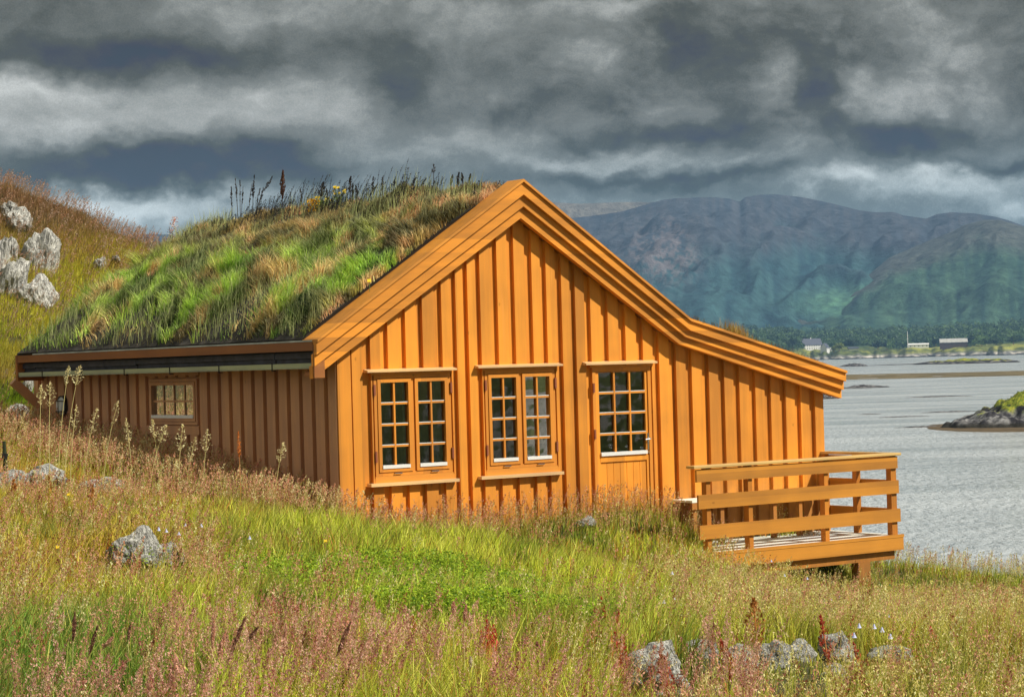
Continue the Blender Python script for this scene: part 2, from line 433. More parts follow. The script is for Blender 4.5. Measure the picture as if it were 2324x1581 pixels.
def opening(xl, xr, yt, yb, f):
    ym = (yt+yb)/2; xm = (xl+xr)/2
    a0 = f(xl, ym)[0]; a1 = f(xr, ym)[0]; z1 = f(xm, yt)[1]; z0 = f(xm, yb)[1]
    return [min(a0, a1), max(a0, a1), z0, z1]
W1 = opening(846, 1020, 849, 1076, fac)
W2 = opening(1098, 1256.5, 839, 1060, fac)
DR = opening(1344, 1476, 833, 1190, fac)
WL = opening(345, 454, 859, 963, lef)
ZB = 3.35                                       # foot of the walls
def spans(a, ops, top):
    lo = ZB; out = []
    for (a0, a1, z0, z1) in sorted([o for o in ops if o[0]-1e-4 < a < o[1]+1e-4], key=lambda q: q[2]):
        if z0 > lo: out.append((lo, z0))
        lo = max(lo, z1)
    out.append((lo, None)); return out
def clad(mb, a0, a1, o0, o1, ops, topf, kinks):
    cuts = sorted({a0, a1} | {q for o in ops for q in o[:2] if a0 < q < a1} | {q for q in kinks if a0 < q < a1})
    for c0, c1 in zip(cuts, cuts[1:]):
        if c1-c0 < 0.004: continue
        for (lo, hi) in spans((c0+c1)/2, ops, topf):
            if hi is None: mb.slant(c0, c1, o0, o1, lo, lo, topf(c0), topf(c1))
            else: mb.box(c0, c1, o0, o1, lo, hi)
ops_f = [W1, W2, DR]
wall = MB(PF); clad(wall, 0.0, WID, -0.16, 0.0, ops_f, roofz, KINKS)
wf = wall.build('wall', M_wall, cabin); wf['label'] = 'sunlit gable wall of ochre board and batten'
# outer boards: left edge of each from the photograph
edges = [(835,787),(875,787),(916,787),(955,787),(999,787),(1032,787),(1059,787),(1088,787),(1127,787),(1166,787),(1206,787),(1238,787),(1272,787),(1303,787),
         (1337,787),(1376,800),(1415,800),(1454,800),(1491,840),(1530,880),(1566,880),(1604,880),(1639,880),(1673,880),(1709,880),(1744,900),(1778,920),(1812,920),(1845,950)]
es = [fac(x, y)[0] for (x, y) in edges]
es = [fac(798, 1000)[0]] + es + [WID]
MBd = MB(PF)
MBd.slant(-0.03, 0.155, 0.0, 0.045, ZB, ZB, roofz(-0.03), roofz(0.155))   # corner board
def battens_front():
    for i in range(len(es)-1):
        a0 = es[i]; per = es[i+1]-es[i]
        wdt = max(0.10, per*0.60)
        if i == 0: wdt = per*0.55
        if i == len(es)-2: wdt = per-0.005
        clad(MBd, a0, a0+wdt, 0.001, 0.046+0.005*random.random(), [[o[0]-0.02, o[1]+0.02, o[2]-0.02, o[3]+0.02] for o in ops_f], roofz, KINKS)
battens_front()
MBd.build('batten_boards', M_wall, wf)
# left wall
zt_l = ZE-0.32
ltop = lambda a: zt_l+0.25
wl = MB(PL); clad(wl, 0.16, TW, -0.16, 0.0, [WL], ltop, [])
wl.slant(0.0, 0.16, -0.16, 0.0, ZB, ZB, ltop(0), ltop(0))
wlo = wl.build('wall', M_side, cabin); wlo['label'] = 'shaded ochre side wall under the eave'
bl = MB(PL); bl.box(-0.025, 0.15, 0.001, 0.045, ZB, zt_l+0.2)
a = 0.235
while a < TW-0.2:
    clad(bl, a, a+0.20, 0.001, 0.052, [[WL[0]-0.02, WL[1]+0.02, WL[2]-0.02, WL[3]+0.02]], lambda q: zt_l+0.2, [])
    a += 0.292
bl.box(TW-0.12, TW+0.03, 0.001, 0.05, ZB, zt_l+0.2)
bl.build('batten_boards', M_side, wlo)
# back and right walls
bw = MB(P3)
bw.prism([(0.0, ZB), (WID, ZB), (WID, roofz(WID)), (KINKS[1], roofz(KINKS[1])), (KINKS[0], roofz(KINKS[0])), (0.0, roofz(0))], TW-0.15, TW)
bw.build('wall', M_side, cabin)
rw = MB(P3); rw.box(WID-0.15, WID, 0.002, TW-0.16, ZB, roofz(WID))
a = 0.2
while a < TW-0.3: rw.box(WID+0.001, WID+0.027, a, a+0.18, ZB, roofz(WID)-0.02); a += 0.29
rw.build('wall', M_wall, cabin)
# inside: floor and dark partitions so the windows look into a room
ins = MB(P3); ins.box(0.17, WID-0.17, 0.17, TW-0.17, ZB, 3.95)
ins.box(0.17, WID-0.17, 3.4, 3.5, 3.96, 5.5)
ins.build('floor', M_dark, cabin)

# rakes: three stepped boards on each slope
legs = [(0, 1, 'left'), (1, 2, 'r'), (2, 3, 'low')]
for k in range(3):
    for (i, j, nm) in legs:
        up, dn = RK[k], RK[k+1]
        q = MB(PF)
        pts = [dn[i], dn[j], up[j], up[i]]
        if k < 2:   # run a little under the board above
            pass
        q.prism(pts, RP[k]-0.075, RP[k])
        q.build('rake_board', M_wallx, cabin)
q = MB(PF)
for (i, j) in ((0, 1), (1, 2), (2, 3)):
    (s0, z0), (s1, z1) = RK[3][i], RK[3][j]
    k = len(q.v); a_, b_ = (s0+0.02 if i == 0 else s0), (s1-0.02 if j == 3 else s1)
    q.prism([(a_, z0+0.03), (b_, z1+0.03), (b_, z1+0.07), (a_, z0+0.07)], -0.02, RP[2]-0.076)
q.build('rake_soffit', M_brown, cabin)
# cap boards lying on top of the rakes
def cap(i, j, dz=0.0):
    (s0, z0), (s1, z1) = RK[0][i], RK[0][j]
    q = MB(PF); e = 0.0
    n = Vector((-(z1-z0), (s1-s0))).normalized()
    th = 0.03
    q.prism([(s0, z0+0.002), (s1, z1+0.002), (s1+n.x*th*0, z1+th*1.2), (s0, z0+th*1.2)], -0.02, RP[0]+0.03)
    q.build('rake_cap', M_brown if 0 else M_trim, cabin)
cap(0, 1); cap(1, 2); cap(2, 3)
# roof slab
rs = MB(P3)
t0r, t1r = -RP[2]+0.01, TE
def slab(i, j, th=0.16, drop=0.05):
    (s0, z0), (s1, z1) = RK[0][i], RK[0][j]
    if i == 0: z0 += (z1-z0)*0.16/(s1-s0); s0 += 0.16
    rs.v += [rs.P(s, t, z) for t in (t0r, t1r) for (s, z) in ((s0, z0-drop-th), (s1, z1-drop-th), (s1, z1-drop), (s0, z0-drop))]
    k = len(rs.v)-8
    rs.f += [tuple(k+i_ for i_ in f) for f in ((0, 1, 2, 3), (7, 6, 5, 4), (0, 4, 5, 1), (1, 5, 6, 2), (2, 6, 7, 3), (3, 7, 4, 0))]
slab(0, 1); slab(1, 2); slab(2, 3)
roof = rs.build('roof', M_brown, cabin)
# eave of the left slope: brown sod board, black felt edge, pale gutter board with iron hooks
PEv = lambda a, o, z: (SE-o, a, z-BASE)
tb0, tb1 = -0.21, TE
q = MB(PEv); q.box(tb0, tb1, -0.05, 0.0, ZE-0.092, ZE+0.012); q.build('eave_board', M_brown, cabin)
q = MB(PEv); q.box(tb0, tb1-0.6, -0.045, 0.006, ZE+0.013, ZE+0.032); q.build('eave_flashing', plain('weathered_lead', (0.42, 0.46, 0.45), 0.6, nz=0.3, nscale=4), cabin)
q = MB(PEv)
aa = tb0
while aa < tb1-0.1:
    L = random.uniform(0.5, 1.3); b1 = min(tb1-0.02, aa+L); dd = random.uniform(0, 0.03)
    q.box(aa, b1, -0.14, -0.085-dd, ZE-0.235, ZE-0.085)
    q.box(aa, b1, -0.083-dd*0.5, -0.068-dd*0.5, ZE-0.17-random.uniform(0, .02), ZE-0.11)
    aa = b1+0.004
q.build('felt_edge', M_felt, cabin)
q = MB(PEv); q.box(tb0, tb1, -0.06, -0.012, ZE-0.30, ZE-0.236); q.build('gutter_board', M_grey, cabin)
q = MB(PEv); q.box(tb1-0.05, tb1+0.02, -0.5, 0.004, ZE-0.36, ZE+0.02); q.build('end_board', M_brown, cabin)
q = MB(PEv); q.box(tb0-0.03, tb0-0.005, -0.14, 0.0, ZE-0.41, ZE-0.02); q.build('end_board', M_brown, cabin)
for tt in np.linspace(0.75, tb1-0.9, 6):
    q = MB(PEv); q.box(tt, tt+0.012, -0.012, -0.002, ZE-0.312, ZE-0.225); q.box(tt, tt+0.012, -0.06, -0.002, ZE-0.322, ZE-0.312)
    q.build('gutter_hook', M_iron, cabin)
# soffit and rafter ends under the left eave, brace at the far corner
q = MB(P3)
q.v += []
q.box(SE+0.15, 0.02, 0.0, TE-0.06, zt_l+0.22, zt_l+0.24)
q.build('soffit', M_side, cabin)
q = MB(P3)
tz = TW-0.06
def beam(mb, a, b, w, h):
    a = Vector(a); b = Vector(b); d = (b-a).normalized(); s_ = Vector((0, 1, 0)); u = d.cross(s_).normalized()
    k = len(mb.v)
    for p in (a, b):
        for (i, j) in ((-1, -1), (1, -1), (1, 1), (-1, 1)): mb.v.append(mb.P(*(p + s_*i*w/2 + u*j*h/2)))
    mb.f += [tuple(k+i_ for i_ in f) for f in ((0, 1, 2, 3), (7, 6, 5, 4), (0, 4, 5, 1), (1, 5, 6, 2), (2, 6, 7, 3), (3, 7, 4, 0))]
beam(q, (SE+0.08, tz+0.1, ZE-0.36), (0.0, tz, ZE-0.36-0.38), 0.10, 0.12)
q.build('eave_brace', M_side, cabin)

# windows ------------------------------------------------------------
def window(op, P, nsash, cols, rows, mat, frame=0.042, hinge=True, whitebar=True):
    a0, a1, z0, z1 = op
    w = MB(P)
    F = frame
    w.box(a0, a0+F, -0.10, 0.045, z0, z1); w.box(a1-F, a1, -0.10, 0.045, z0, z1)
    w.box(a0+F, a1-F, -0.10, 0.045, z1-F, z1); w.box(a0+F, a1-F, -0.10, 0.045, z0, z0+F)
    if nsash == 2: w.box((a0+a1)/2-0.022, (a0+a1)/2+0.022, -0.10, 0.036, z0+F, z1-F)
    wo = w.build('window', mat, cabin)
    inner = [(a0+F+0.004, (a0+a1)/2-0.026), ((a0+a1)/2+0.026, a1-F-0.004)] if nsash == 2 else [(a0+F+0.004, a1-F-0.004)]
    sb, stl = (0.055, 0.044); bd = 0.0 if nsash == 2 else 0.020
    for n_, (b0, b1) in enumerate(inner):
        c0, c1 = z0+F+0.004, z1-F-0.004
        s = MB(P)
        s.box(b0, b0+stl, -0.02, 0.056, c0, c1); s.box(b1-stl, b1, -0.02, 0.056, c0, c1)
        s.box(b0+stl, b1-stl, -0.02, 0.056, c1-stl, c1); s.box(b0+stl, b1-stl, -0.02, 0.056, c0, c0+sb)
        s.build('sash', mat, wo)
        g0, g1, h0, h1 = b0+stl, b1-stl, c0+sb, c1-stl
        g = MB(P); g.quad([(g0, 0.012, h0), (g1, 0.012, h0), (g1, 0.012, h1), (g0, 0.012, h1)]); g.build('glass', M_glass if nsash == 2 else M_glass_side, wo)
        mu = MB(P)
        for i in range(1, cols):
            x = g0+(g1-g0)*i/cols; mu.box(x-0.012, x+0.012, 0.014, 0.044-bd, h0, h1)
        for j in range(1, rows):
            z = h0+(h1-h0)*j/rows
            xs = [g0]+[g0+(g1-g0)*i/cols for i in range(1, cols)]+[g1]
            for i in range(cols):
                mu.box(xs[i]+(0.0125 if i else 0), xs[i+1]-(0.0125 if i < cols-1 else 0), 0.014, 0.041-bd, z-0.012, z+0.012)
        mu.build('glazing_bar', mat, wo)
        if whitebar:
            for j in range(1, rows):
                lb = MB(P); z = h0+(h1-h0)*j/rows; lb.box(g0, g1, 0.02, 0.043, z+0.0125, z+0.020)
                lb.build('glazing_putty', M_white, wo)
        wb = MB(P); wb.slant(g0+0.001, g1-0.001, 0.013, 0.066, h0-0.012, h0-0.012, h0+0.028, h0+0.028); wb.build('white_ledge', M_white, wo)
    return wo, inner
def drip(op, P, a0, a1, z0, z1, out, mat, parent):
    q = MB(P); k = len(q.v)
    for a in (a0, a1):
        q.v += [q.P(a, 0.03, z0), q.P(a, out, z0), q.P(a, out, z0+0.022), q.P(a, 0.03, z1)]
    q.f += [(0, 1, 2, 3), (7, 6, 5, 4), (0, 4, 5, 1), (1, 5, 6, 2), (2, 6, 7, 3), (3, 7, 4, 0)]
    return q.build('drip_board', mat, parent)
def handle_small(P, a, z, o, parent):
    q = MB(P); q.tube([(a-0.05, o, z), (a-0.05, o+0.02, z), (a+0.05, o+0.02, z), (a+0.05, o, z)], 0.006, 5); q.build('handle', M_iron, parent)
for op, dl, dr_, sl0, sl1 in ((W1, 833, 1036, 842, 1042), (W2, 1085, 1277, 1092.6, 1279.7)):
    wo, inn = window(op, PF, 2, 2, 4, M_sash)
    am = (op[0]+op[1])/2; zt = op[3]
    a0 = fac(dl, 838, -0.12)[0]; a1 = fac(dr_, 832, -0.12)[0]
    drip(op, PF, a0, a1, zt+0.035, zt+0.075, 0.13, M_lit_trim, wo)
    q = MB(PF); q.box(op[0]-0.03, op[1]+0.03, 0.0, 0.04, zt+0.001, zt+0.034); q.build('head_board', M_trim, wo)
    b0 = fac(sl0, 1092, -0.12)[0]; b1 = fac(sl1, 1080, -0.12)[0]
    q = MB(PF); q.box(b0, b1, 0.03, 0.13, op[2]-0.115, op[2]-0.078); q.build('sill', M_lit_trim, wo)
    q = MB(PF); q.box(op[0]-0.01, op[1]+0.01, 0.0, 0.05, op[2]-0.077, op[2]-0.001); q.build('sill_board', M_trim, wo)
    for (aa, sd) in ((op[0], 1), (op[1], -1)):
        for fz in (0.14, 0.80):
            z = op[2]+(op[3]-op[2])*fz
            q = MB(PF); q.box(aa-0.012, aa+0.014, 0.045, 0.066, z, z+0.13); q.build('hinge', plain('rusty_hinge', (0.25, 0.07, 0.03), 0.6), wo) if 'M_hinge' not in globals() else q.build('hinge', M_hinge, wo)
            M_hinge = bpy.data.materials['rusty_hinge']
    for (b0_, b1_) in inn: handle_small(PF, (b0_+b1_)/2+0.02, op[2]+0.028, 0.046, wo)
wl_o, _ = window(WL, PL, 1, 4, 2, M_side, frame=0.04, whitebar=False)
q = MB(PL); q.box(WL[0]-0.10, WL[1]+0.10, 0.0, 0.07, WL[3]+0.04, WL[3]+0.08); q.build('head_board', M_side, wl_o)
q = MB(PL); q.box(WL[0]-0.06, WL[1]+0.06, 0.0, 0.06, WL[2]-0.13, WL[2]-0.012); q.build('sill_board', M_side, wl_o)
# curtains and a table lamp behind the glass
for (aa, bb) in ((W1[0]+0.62, W1[0]+0.95), (W1[1]-0.40, W1[1]-0.20)):
    pass
ct = MB(P3)
def curtain(a0, a1, t, z0, z1, amp=0.03):
    n = 14; k = len(ct.v)
    for i in range(n+1):
        a = a0+(a1-a0)*i/n; tt = t+amp*math.sin(i*2.1)
        ct.v += [ct.P(a, tt, z0), ct.P(a, tt, z1)]
    for i in range(n): ct.f.append((k+2*i, k+2*i+2, k+2*i+3, k+2*i+1))
for (c0_, c1_, w_) in ((W1[0]+0.02, W1[0]+0.12, W1), (W1[1]-0.52, W1[1]-0.30, W1), (W1[1]-0.12, W1[1]+0.1, W1), (W2[0]-0.0, W2[0]+0.10, W2)):
    ct = MB(P3); curtain(c0_, c1_, 0.24, w_[2], w_[3]); ct.build('curtain', M_curt, cabin)
ct = MB(lambda a, b, z: (b, a, z-BASE)); curtain(WL[0]-0.02, WL[0]+0.30, 0.10, WL[2], WL[3], 0.008); ct.build('curtain', M_curt, cabin)  # both side window curtains are added to brighten its panes
ct = MB(lambda a, b, z: (b, a, z-BASE)); curtain(WL[1]-0.42, WL[1]+0.05, 0.10, WL[2], WL[3], 0.008); ct.build('curtain', M_curt, cabin)
lp = fac(1220, 985, 0.34)
tl = empty('table_lamp', W(lp[0], 0.42, lp[1]-0.42), TH)
tag(tl, 'white lampshade of a table lamp behind the middle window', 'lamp')
def cone(mb, r0, r1, z0, z1, n=20):
    k = len(mb.v)
    for (r, z) in ((r0, z0), (r1, z1)):
        for i in range(n): mb.v.append(mb.P(r*math.cos(2*math.pi*i/n), r*math.sin(2*math.pi*i/n), z))
    for i in range(n):
        j = (i+1) % n; mb.f.append((k+i, k+j, k+n+j, k+n+i))
q = MB(); cone(q, 0.13, 0.07, 0.30, 0.48); q.build('lamp_shade', M_shade, tl, smooth=True)
q = MB(); q.tube([(0, 0, 0), (0, 0, 0.03), (0, 0, 0.06), (0, 0, 0.18), (0, 0, 0.3)], [0.07, 0.065, 0.02, 0.035, 0.01], 12); q.build('lamp_foot', M_white, tl, smooth=True)
side = empty('side_table', W(lp[0], 0.42, 3.952), TH); tag(side, 'dark side table under the lamp inside the middle window', 'table')
q = MB(); q.box(-0.3, 0.3, -0.2, 0.25, lp[1]-0.42-3.952-0.03, lp[1]-0.42-3.952-0.001)
q.build('tabletop', M_brown, side)
for (i, j) in ((-1, -1), (1, -1), (1, 1), (-1, 1)):
    q = MB(); q.box(i*0.26-0.02, i*0.26+0.02, 0.02+j*0.18-0.02, 0.02+j*0.18+0.02, 0, lp[1]-0.42-3.952-0.031); q.build('leg', M_brown, side)

# door ---------------------------------------------------------------
d0, d1, dz0, dz1 = DR
q = MB(PF)
q.box(d0, d0+0.05, -0.1, 0.045, dz0, dz1); q.box(d1-0.05, d1, -0.1, 0.045, dz0, dz1); q.box(d0+0.05, d1-0.05, -0.1, 0.045, dz1-0.05, dz1)
q.box(d0+0.05, d1-0.05, -0.1, 0.06, dz0, dz0+0.05)
q.build('door_frame', M_sash, cabin)
g = opening(1357, 1461.6, 844, 1030, fac)
q = MB(PF)
e0, e1, f0, f1 = d0+0.054, d1-0.054, dz0+0.054, dz1-0.054
q.box(e0, g[0], -0.02, 0.03, f0, f1); q.box(g[1], e1, -0.02, 0.03, f0, f1); q.box(g[0], g[1], -0.02, 0.03, g[3], f1)
q.box(g[0], g[1], -0.02, 0.034, g[2]-0.09, g[2])
q.box(g[0], g[1], -0.02, 0.03, f0, f0+0.12)
nb = 7
for i in range(nb):
    x0 = g[0]+(g[1]-g[0])*i/nb; x1 = g[0]+(g[1]-g[0])*(i+1)/nb
    q.box(x0+0.003, x1-0.003, -0.02, 0.016, f0+0.12, g[2]-0.09)
    q.box(x0-0.001, x1+0.001, -0.019, 0.006, f0+0.12, g[2]-0.09)
do = q.build('door', M_wall, cabin)
gl_ = MB(PF); gl_.quad([(g[0], 0.0, g[2]), (g[1], 0.0, g[2]), (g[1], 0.0, g[3]), (g[0], 0.0, g[3])]); gl_.build('glass', M_glass, do)
mu = MB(PF)
xs = [g[0]+(g[1]-g[0])*i/3 for i in range(4)]
for i in (1, 2): mu.box(xs[i]-0.013, xs[i]+0.013, 0.002, 0.032, g[2], g[3])
for j in (1, 2, 3):
    z = g[2]+(g[3]-g[2])*j/4
    for i in range(3): mu.box(xs[i]+(0.0135 if i else 0), xs[i+1]-(0.0135 if i < 2 else 0), 0.002, 0.029, z-0.013, z+0.013)
    pu = MB(PF); pu.box(g[0], g[1], 0.01, 0.031, z+0.0135, z+0.021); pu.build('glazing_putty', M_white, do)
mu.build('glazing_bar', M_sash, do)
q = MB(PF); q.box(g[0]+0.001, g[1]-0.001, 0.002, 0.055, g[2]-0.01, g[2]+0.035); q.build('white_ledge', M_white, do)
hp = fac(1468.5, 1003)
q = MB(PF); q.box(hp[0]-0.018, hp[0]+0.018, 0.031, 0.037, hp[1]-0.10, hp[1]+0.12)
q.tube([(hp[0], 0.037, hp[1]+0.05), (hp[0], 0.075, hp[1]+0.05), (hp[0]-0.015, 0.08, hp[1]+0.045), (hp[0]-0.09, 0.08, hp[1]+0.04)], 0.009, 8)
q.tube([(hp[0], 0.03, hp[1]-0.13), (hp[0], 0.045, hp[1]-0.13)], 0.014, 10)
q.build('handle', M_steel, do)
for y in (880, 985):
    z = fac(1347, y)[1]
    q = MB(PF); q.box(d0-0.004, d0+0.02, 0.045, 0.066, z-0.06, z+0.06); q.build('hinge', M_hinge, do)
zt = dz1
a0 = fac(1329.5, 824, -0.12)[0]; a1 = fac(1491, 818, -0.12)[0]
drip(DR, PF, a0, a1, zt+0.04, zt+0.085, 0.13, M_lit_trim, do)
q = MB(PF); q.box(d0-0.03, d1+0.03, 0.0, 0.045, zt+0.001, zt+0.039); q.build('head_board', M_trim, do)

# oval caged wall lamp on the side wall ------------------------------
lt, lz = lef(149, 921)
ll, lz2 = lef(139, 921); lr, _z = lef(166, 921)
hw = abs(lef(166, 921)[0]-lef(139, 921)[0])/2; hh = 0.155
hw = min(hw, 0.14)
tc_ = lef(152.5, 921)[0]
def oval(mb, o0, o1, k0, k1, n=24):
    kk = len(mb.v)
    for (o, f) in ((o0, k0), (o1, k1)):
        for i in range(n):
            g_ = 2*math.pi*i/n; cx_ = math.copysign(abs(math.cos(g_))**0.75, math.cos(g_)); sz_ = math.copysign(abs(math.sin(g_))**0.75, math.sin(g_))
            mb.v.append(mb.P(tc_+cx_*hw*f, o, lz+sz_*hh*f))
    for i in range(n):
        j = (i+1) % n; mb.f.append((kk+i, kk+j, kk+n+j, kk+n+i))
    mb.f.append(tuple(kk+n+i for i in range(n)))
q = MB(PL); oval(q, 0.03, 0.10, 1.0, 0.98); oval(q, 0.03, 0.04, 1.02, 1.02); wlamp = q.build('wall_lamp', M_iron, cabin, smooth=False)
q = MB(PL); oval(q, 0.10, 0.135, 0.86, 0.62); q.build('lamp_glass', M_frost, wlamp, smooth=False)
q = MB(PL)
for dz in (-0.075, 0.075): q.tube([(tc_-hw*0.96, 0.10, lz+dz), (tc_-hw*0.6, 0.142, lz+dz), (tc_+hw*0.6, 0.142, lz+dz), (tc_+hw*0.96, 0.10, lz+dz)], 0.007, 6)
q.tube([(tc_, 0.10, lz-hh*0.98), (tc_, 0.145, lz-hh*0.6), (tc_, 0.145, lz+hh*0.6), (tc_, 0.10, lz+hh*0.98)], 0.005, 6)
q.build('lamp_cage', M_iron, wlamp)

# ------------------------------------------------------------------ veranda
lo_, hi_ = 0.8, 3.5
for _ in range(60):
    md = (lo_+hi_)/2
    if proj(W(WID, -md, 4.6))[0] > 2033: hi_ = md
    else: lo_ = md
DD = (lo_+hi_)/2
deck = empty('veranda', W(WID, -DD, 2.4), TH)
tag(deck, 'raised wooden veranda with golden rail boards at the right end of the cabin', 'veranda')
PD = lambda a, o, z: (a-WID, o+DD, z-2.4)      # (s, t, z)
fs = lambda x, y, dt=0.0: fac(x, y, -DD-dt)
S0 = fs(1578, 1100)[0]; S1 = WID
ZD = fs(1867, 1229)[1]                          # deck floor
def zr(yl, yr, xl=1583, xr=2033): return (fs(xl, yl)[1]+fs(xr, yr)[1])/2
zc1 = zr(1058, 1031, 1579, 2038); 
boards = [(zr(1092, 1063.6), zr(1065, 1035.5)), (zr(1156, 1118), zr(1123, 1089)), (zr(1224, 1183.6), zr(1192.7, 1153.8))]
print('deck', DD, S0, S1, ZD, zc1, boards)
SF = fs(2049, 1230, 0.03)[0]
q = MB(PD)
n = 13; bwid = (DD)/n
for i in range(n): q.box(S0-0.12, SF-0.03, -DD+i*bwid+0.002, -DD+(i+1)*bwid-0.002, ZD-0.03, ZD)
q.build('deck_floor', M_deck, deck)
q = MB(PD); q.box(S0-0.12, SF, -DD-0.045, -DD-0.006, ZD-0.20, ZD-0.035); q.build('fascia_board', M_rail, deck)
q = MB(PD); q.box(S0-0.12, SF+0.01, -DD-0.05, -DD-0.01, ZD-0.033, ZD+0.006); q.build('deck_edge', M_rail, deck)
q = MB(PD); q.box(SF-0.035, SF-0.002, -DD-0.0, -0.02, ZD-0.20, ZD-0.035); q.build('fascia_board', M_rail, deck)
q = MB(PD); q.box(S0+0.3, fs(2033, 1257)[0], -DD+0.02, -DD+0.12, ZD-0.32, ZD-0.201); q.build('beam', M_post, deck)
q = MB(PD); q.box(S0+0.3, fs(2033, 1257)[0], -0.3, -0.2, ZD-0.32, ZD-0.036); q.build('beam', M_post, deck)
for k_ in range(6):
    s_ = S0+0.2+k_*(S1-S0-0.3)/5; q = MB(PD); q.box(s_, s_+0.05, -DD+0.13, -0.02, ZD-0.19, ZD-0.035); q.build('joist', M_post, deck)
ps0 = fs(1950, 1300)[0]; ps1 = fs(1977, 1300)[0]
for (t_) in (-DD+0.01, -0.33):
    q = MB(PD); q.box(ps0, ps1, t_, t_+0.13, 1.9, ZD-0.321); q.build('support_post', M_post, deck)
q = MB(PD); q.box(S0+0.4, S0+0.53, -DD+0.01, -DD+0.14, 2.6, ZD-0.321); q.build('support_post', M_post, deck)
for (x0, x1) in ((1594, 1611), (1689, 1700.5), (1862, 1872), (2016, 2032)):
    a0 = fs(x0, 1130, -0.08)[0]; a1 = max(fs(x1, 1130)[0], a0+0.07)
    if x0 == 2016: a1 = WID-0.002; a0 = a1-0.10
    q = MB(PD); q.box(a0, a1, -DD+0.001, -DD+0.09, ZD-0.0 if x0 < 2000 else ZD-0.03, zc1-0.02); q.build('rail_post', M_post, deck)
for k, (z0, z1) in enumerate(boards):
    q = MB(PD); q.box(S0+(0.0, 0.02, 0.03)[k], S1+(0.0, 0.012, 0.03)[k], -DD-0.03, -DD, z0, z1); q.build('rail_board', M_rail, deck)
q = MB(PD); q.box(S0-0.06, S1+0.05, -DD-0.055, -DD+0.10, zc1-0.018, zc1+0.018); q.build('cap_rail', M_cap, deck, bevel=0.006)
# end rail, running back to the wall
M_raily = paint('golden_end_rail', (0.60, 0.235, 0.030), axis='Y')
for k, (z0, z1) in enumerate(boards):
    q = MB(PD); q.box(WID+0.001, WID+0.03, -DD+0.001, -0.03, z0, z1); q.build('rail_board', M_raily, deck)
q = MB(PD); q.box(WID-0.09, WID+0.05, -DD+0.105, -0.03, zc1-0.018, zc1+0.018); q.build('cap_rail', M_cap, deck, bevel=0.006)
for t_ in (-DD*0.52, -0.12):
    q = MB(PD); q.box(WID-0.08, WID-0.002, t_, t_+0.08, ZD, zc1-0.02); q.build('rail_post', M_post, deck)
# wall bench on the veranda
zb = fac(1558, 1135, -0.35)[1]; sb0 = fac(1537, 1135, -0.35)[0]+0.16
bench = empty('bench', W(sb0, -0.02, ZD), TH); tag(bench, 'pale topped bench along the cabin wall behind the rail', 'bench')
PB = lambda a, o, z: (a-sb0, o+0.02, z-ZD)
q = MB(PB)
for i in range(3): q.box(sb0, WID-0.35, -0.46+i*0.14, -0.46+i*0.14+0.13, zb-0.03, zb)
q.build('seat', M_deck, bench)
q = MB(PB); q.box(sb0, WID-0.35, -0.455, -0.43, zb-0.12, zb-0.031); q.build('seat_frame', M_post, bench)
for i in range(6):
    a = sb0+0.05+(WID-0.45-sb0)*i/5; q = MB(PB); q.box(a, a+0.06, -0.42, -0.35, ZD, zb-0.031); q.build('leg', M_post, bench)
# ------------------------------------------------------------------ near ground
_cp = []
def gp(x, y, Y): p = at(x, y, Y); _cp.append((p.x, p.y, p.z))
for a in [(1162,1610,9.5),(0,1600,9.5),(2324,1625,9.5),(1162,1425,14.5),(1162,1285,20.5),(300,1160,24),(0,1130,24),(700,1205,25),
          (85,1000,33),(400,1090,29),(20,960,36.5),(0,450,46),(150,512,46),(300,575,46.5),(400,612,47),(60,700,41.5),(60,850,39),(250,660,43.5),
          (600,690,49),(900,780,48),(2324,1390,30),(1960,1400,31),(2200,1315,34),(2000,1295,35.5),(1700,1325,29),(1580,1245,28),
          (2000,1460,20),(2324,1465,18.5),(1600,1455,16),(0,1330,15),(600,1400,14.5),(2324,1335,33)]: gp(*a)
for (s, t, z) in [(0.5,-0.3,3.98),(3,-0.3,3.92),(5,-0.3,3.80),(7,-0.3,3.5),(WID,0.5,3.3)]:
    p = W(s, t, z); _cp.append((p.x, p.y, z))
_cp += [(0,0,4.45),(-5,0,4.7),(5,0,4.3),(0,-10,4.6),(15,20,2.6),(15,30,2.0),(10,36,1.9),(6,38,1.2),(9,41,0.3),(12,40,0.4),(7,46,-1.5),(15,46,-1.8),(-20,20,6.2),(-20,37,9.5),(-16,47,10.2),(-12,60,8.0),(-25,60,9),(-3,60,2.0),(8,60,-3),(25,60,-4),(25,30,-1),(25,0,3),(-25,0,6),(2,42,3.0),(-2,49,5.0)]
_cp = np.array(_cp)
def _tps_fit(P):
    n = len(P); d = np.hypot(P[:, None, 0]-P[None, :, 0], P[:, None, 1]-P[None, :, 1])
    K = np.where(d > 0, d*d*np.log(np.maximum(d, 1e-9)), 0)+np.eye(n)*0.08
    A = np.zeros((n+3, n+3)); A[:n, :n] = K; A[:n, n] = 1; A[:n, n+1:] = P[:, :2]; A[n, :n] = 1; A[n+1:, :n] = P[:, :2].T
    return np.linalg.solve(A, np.concatenate([P[:, 2], [0, 0, 0]]))
_tw = _tps_fit(_cp)
def gz0(X, Y):
    X = np.atleast_1d(np.asarray(X, float)); Y = np.atleast_1d(np.asarray(Y, float)); out = np.empty(len(X)); n = len(_cp)
    for i in range(0, len(X), 20000):
        x = X[i:i+20000]; y = Y[i:i+20000]; d2 = (x[:, None]-_cp[None, :, 0])**2+(y[:, None]-_cp[None, :, 1])**2
        out[i:i+20000] = (0.5*d2*np.log(np.maximum(d2, 1e-12)))@_tw[:n] + _tw[n]+_tw[n+1]*x+_tw[n+2]*y
    return out
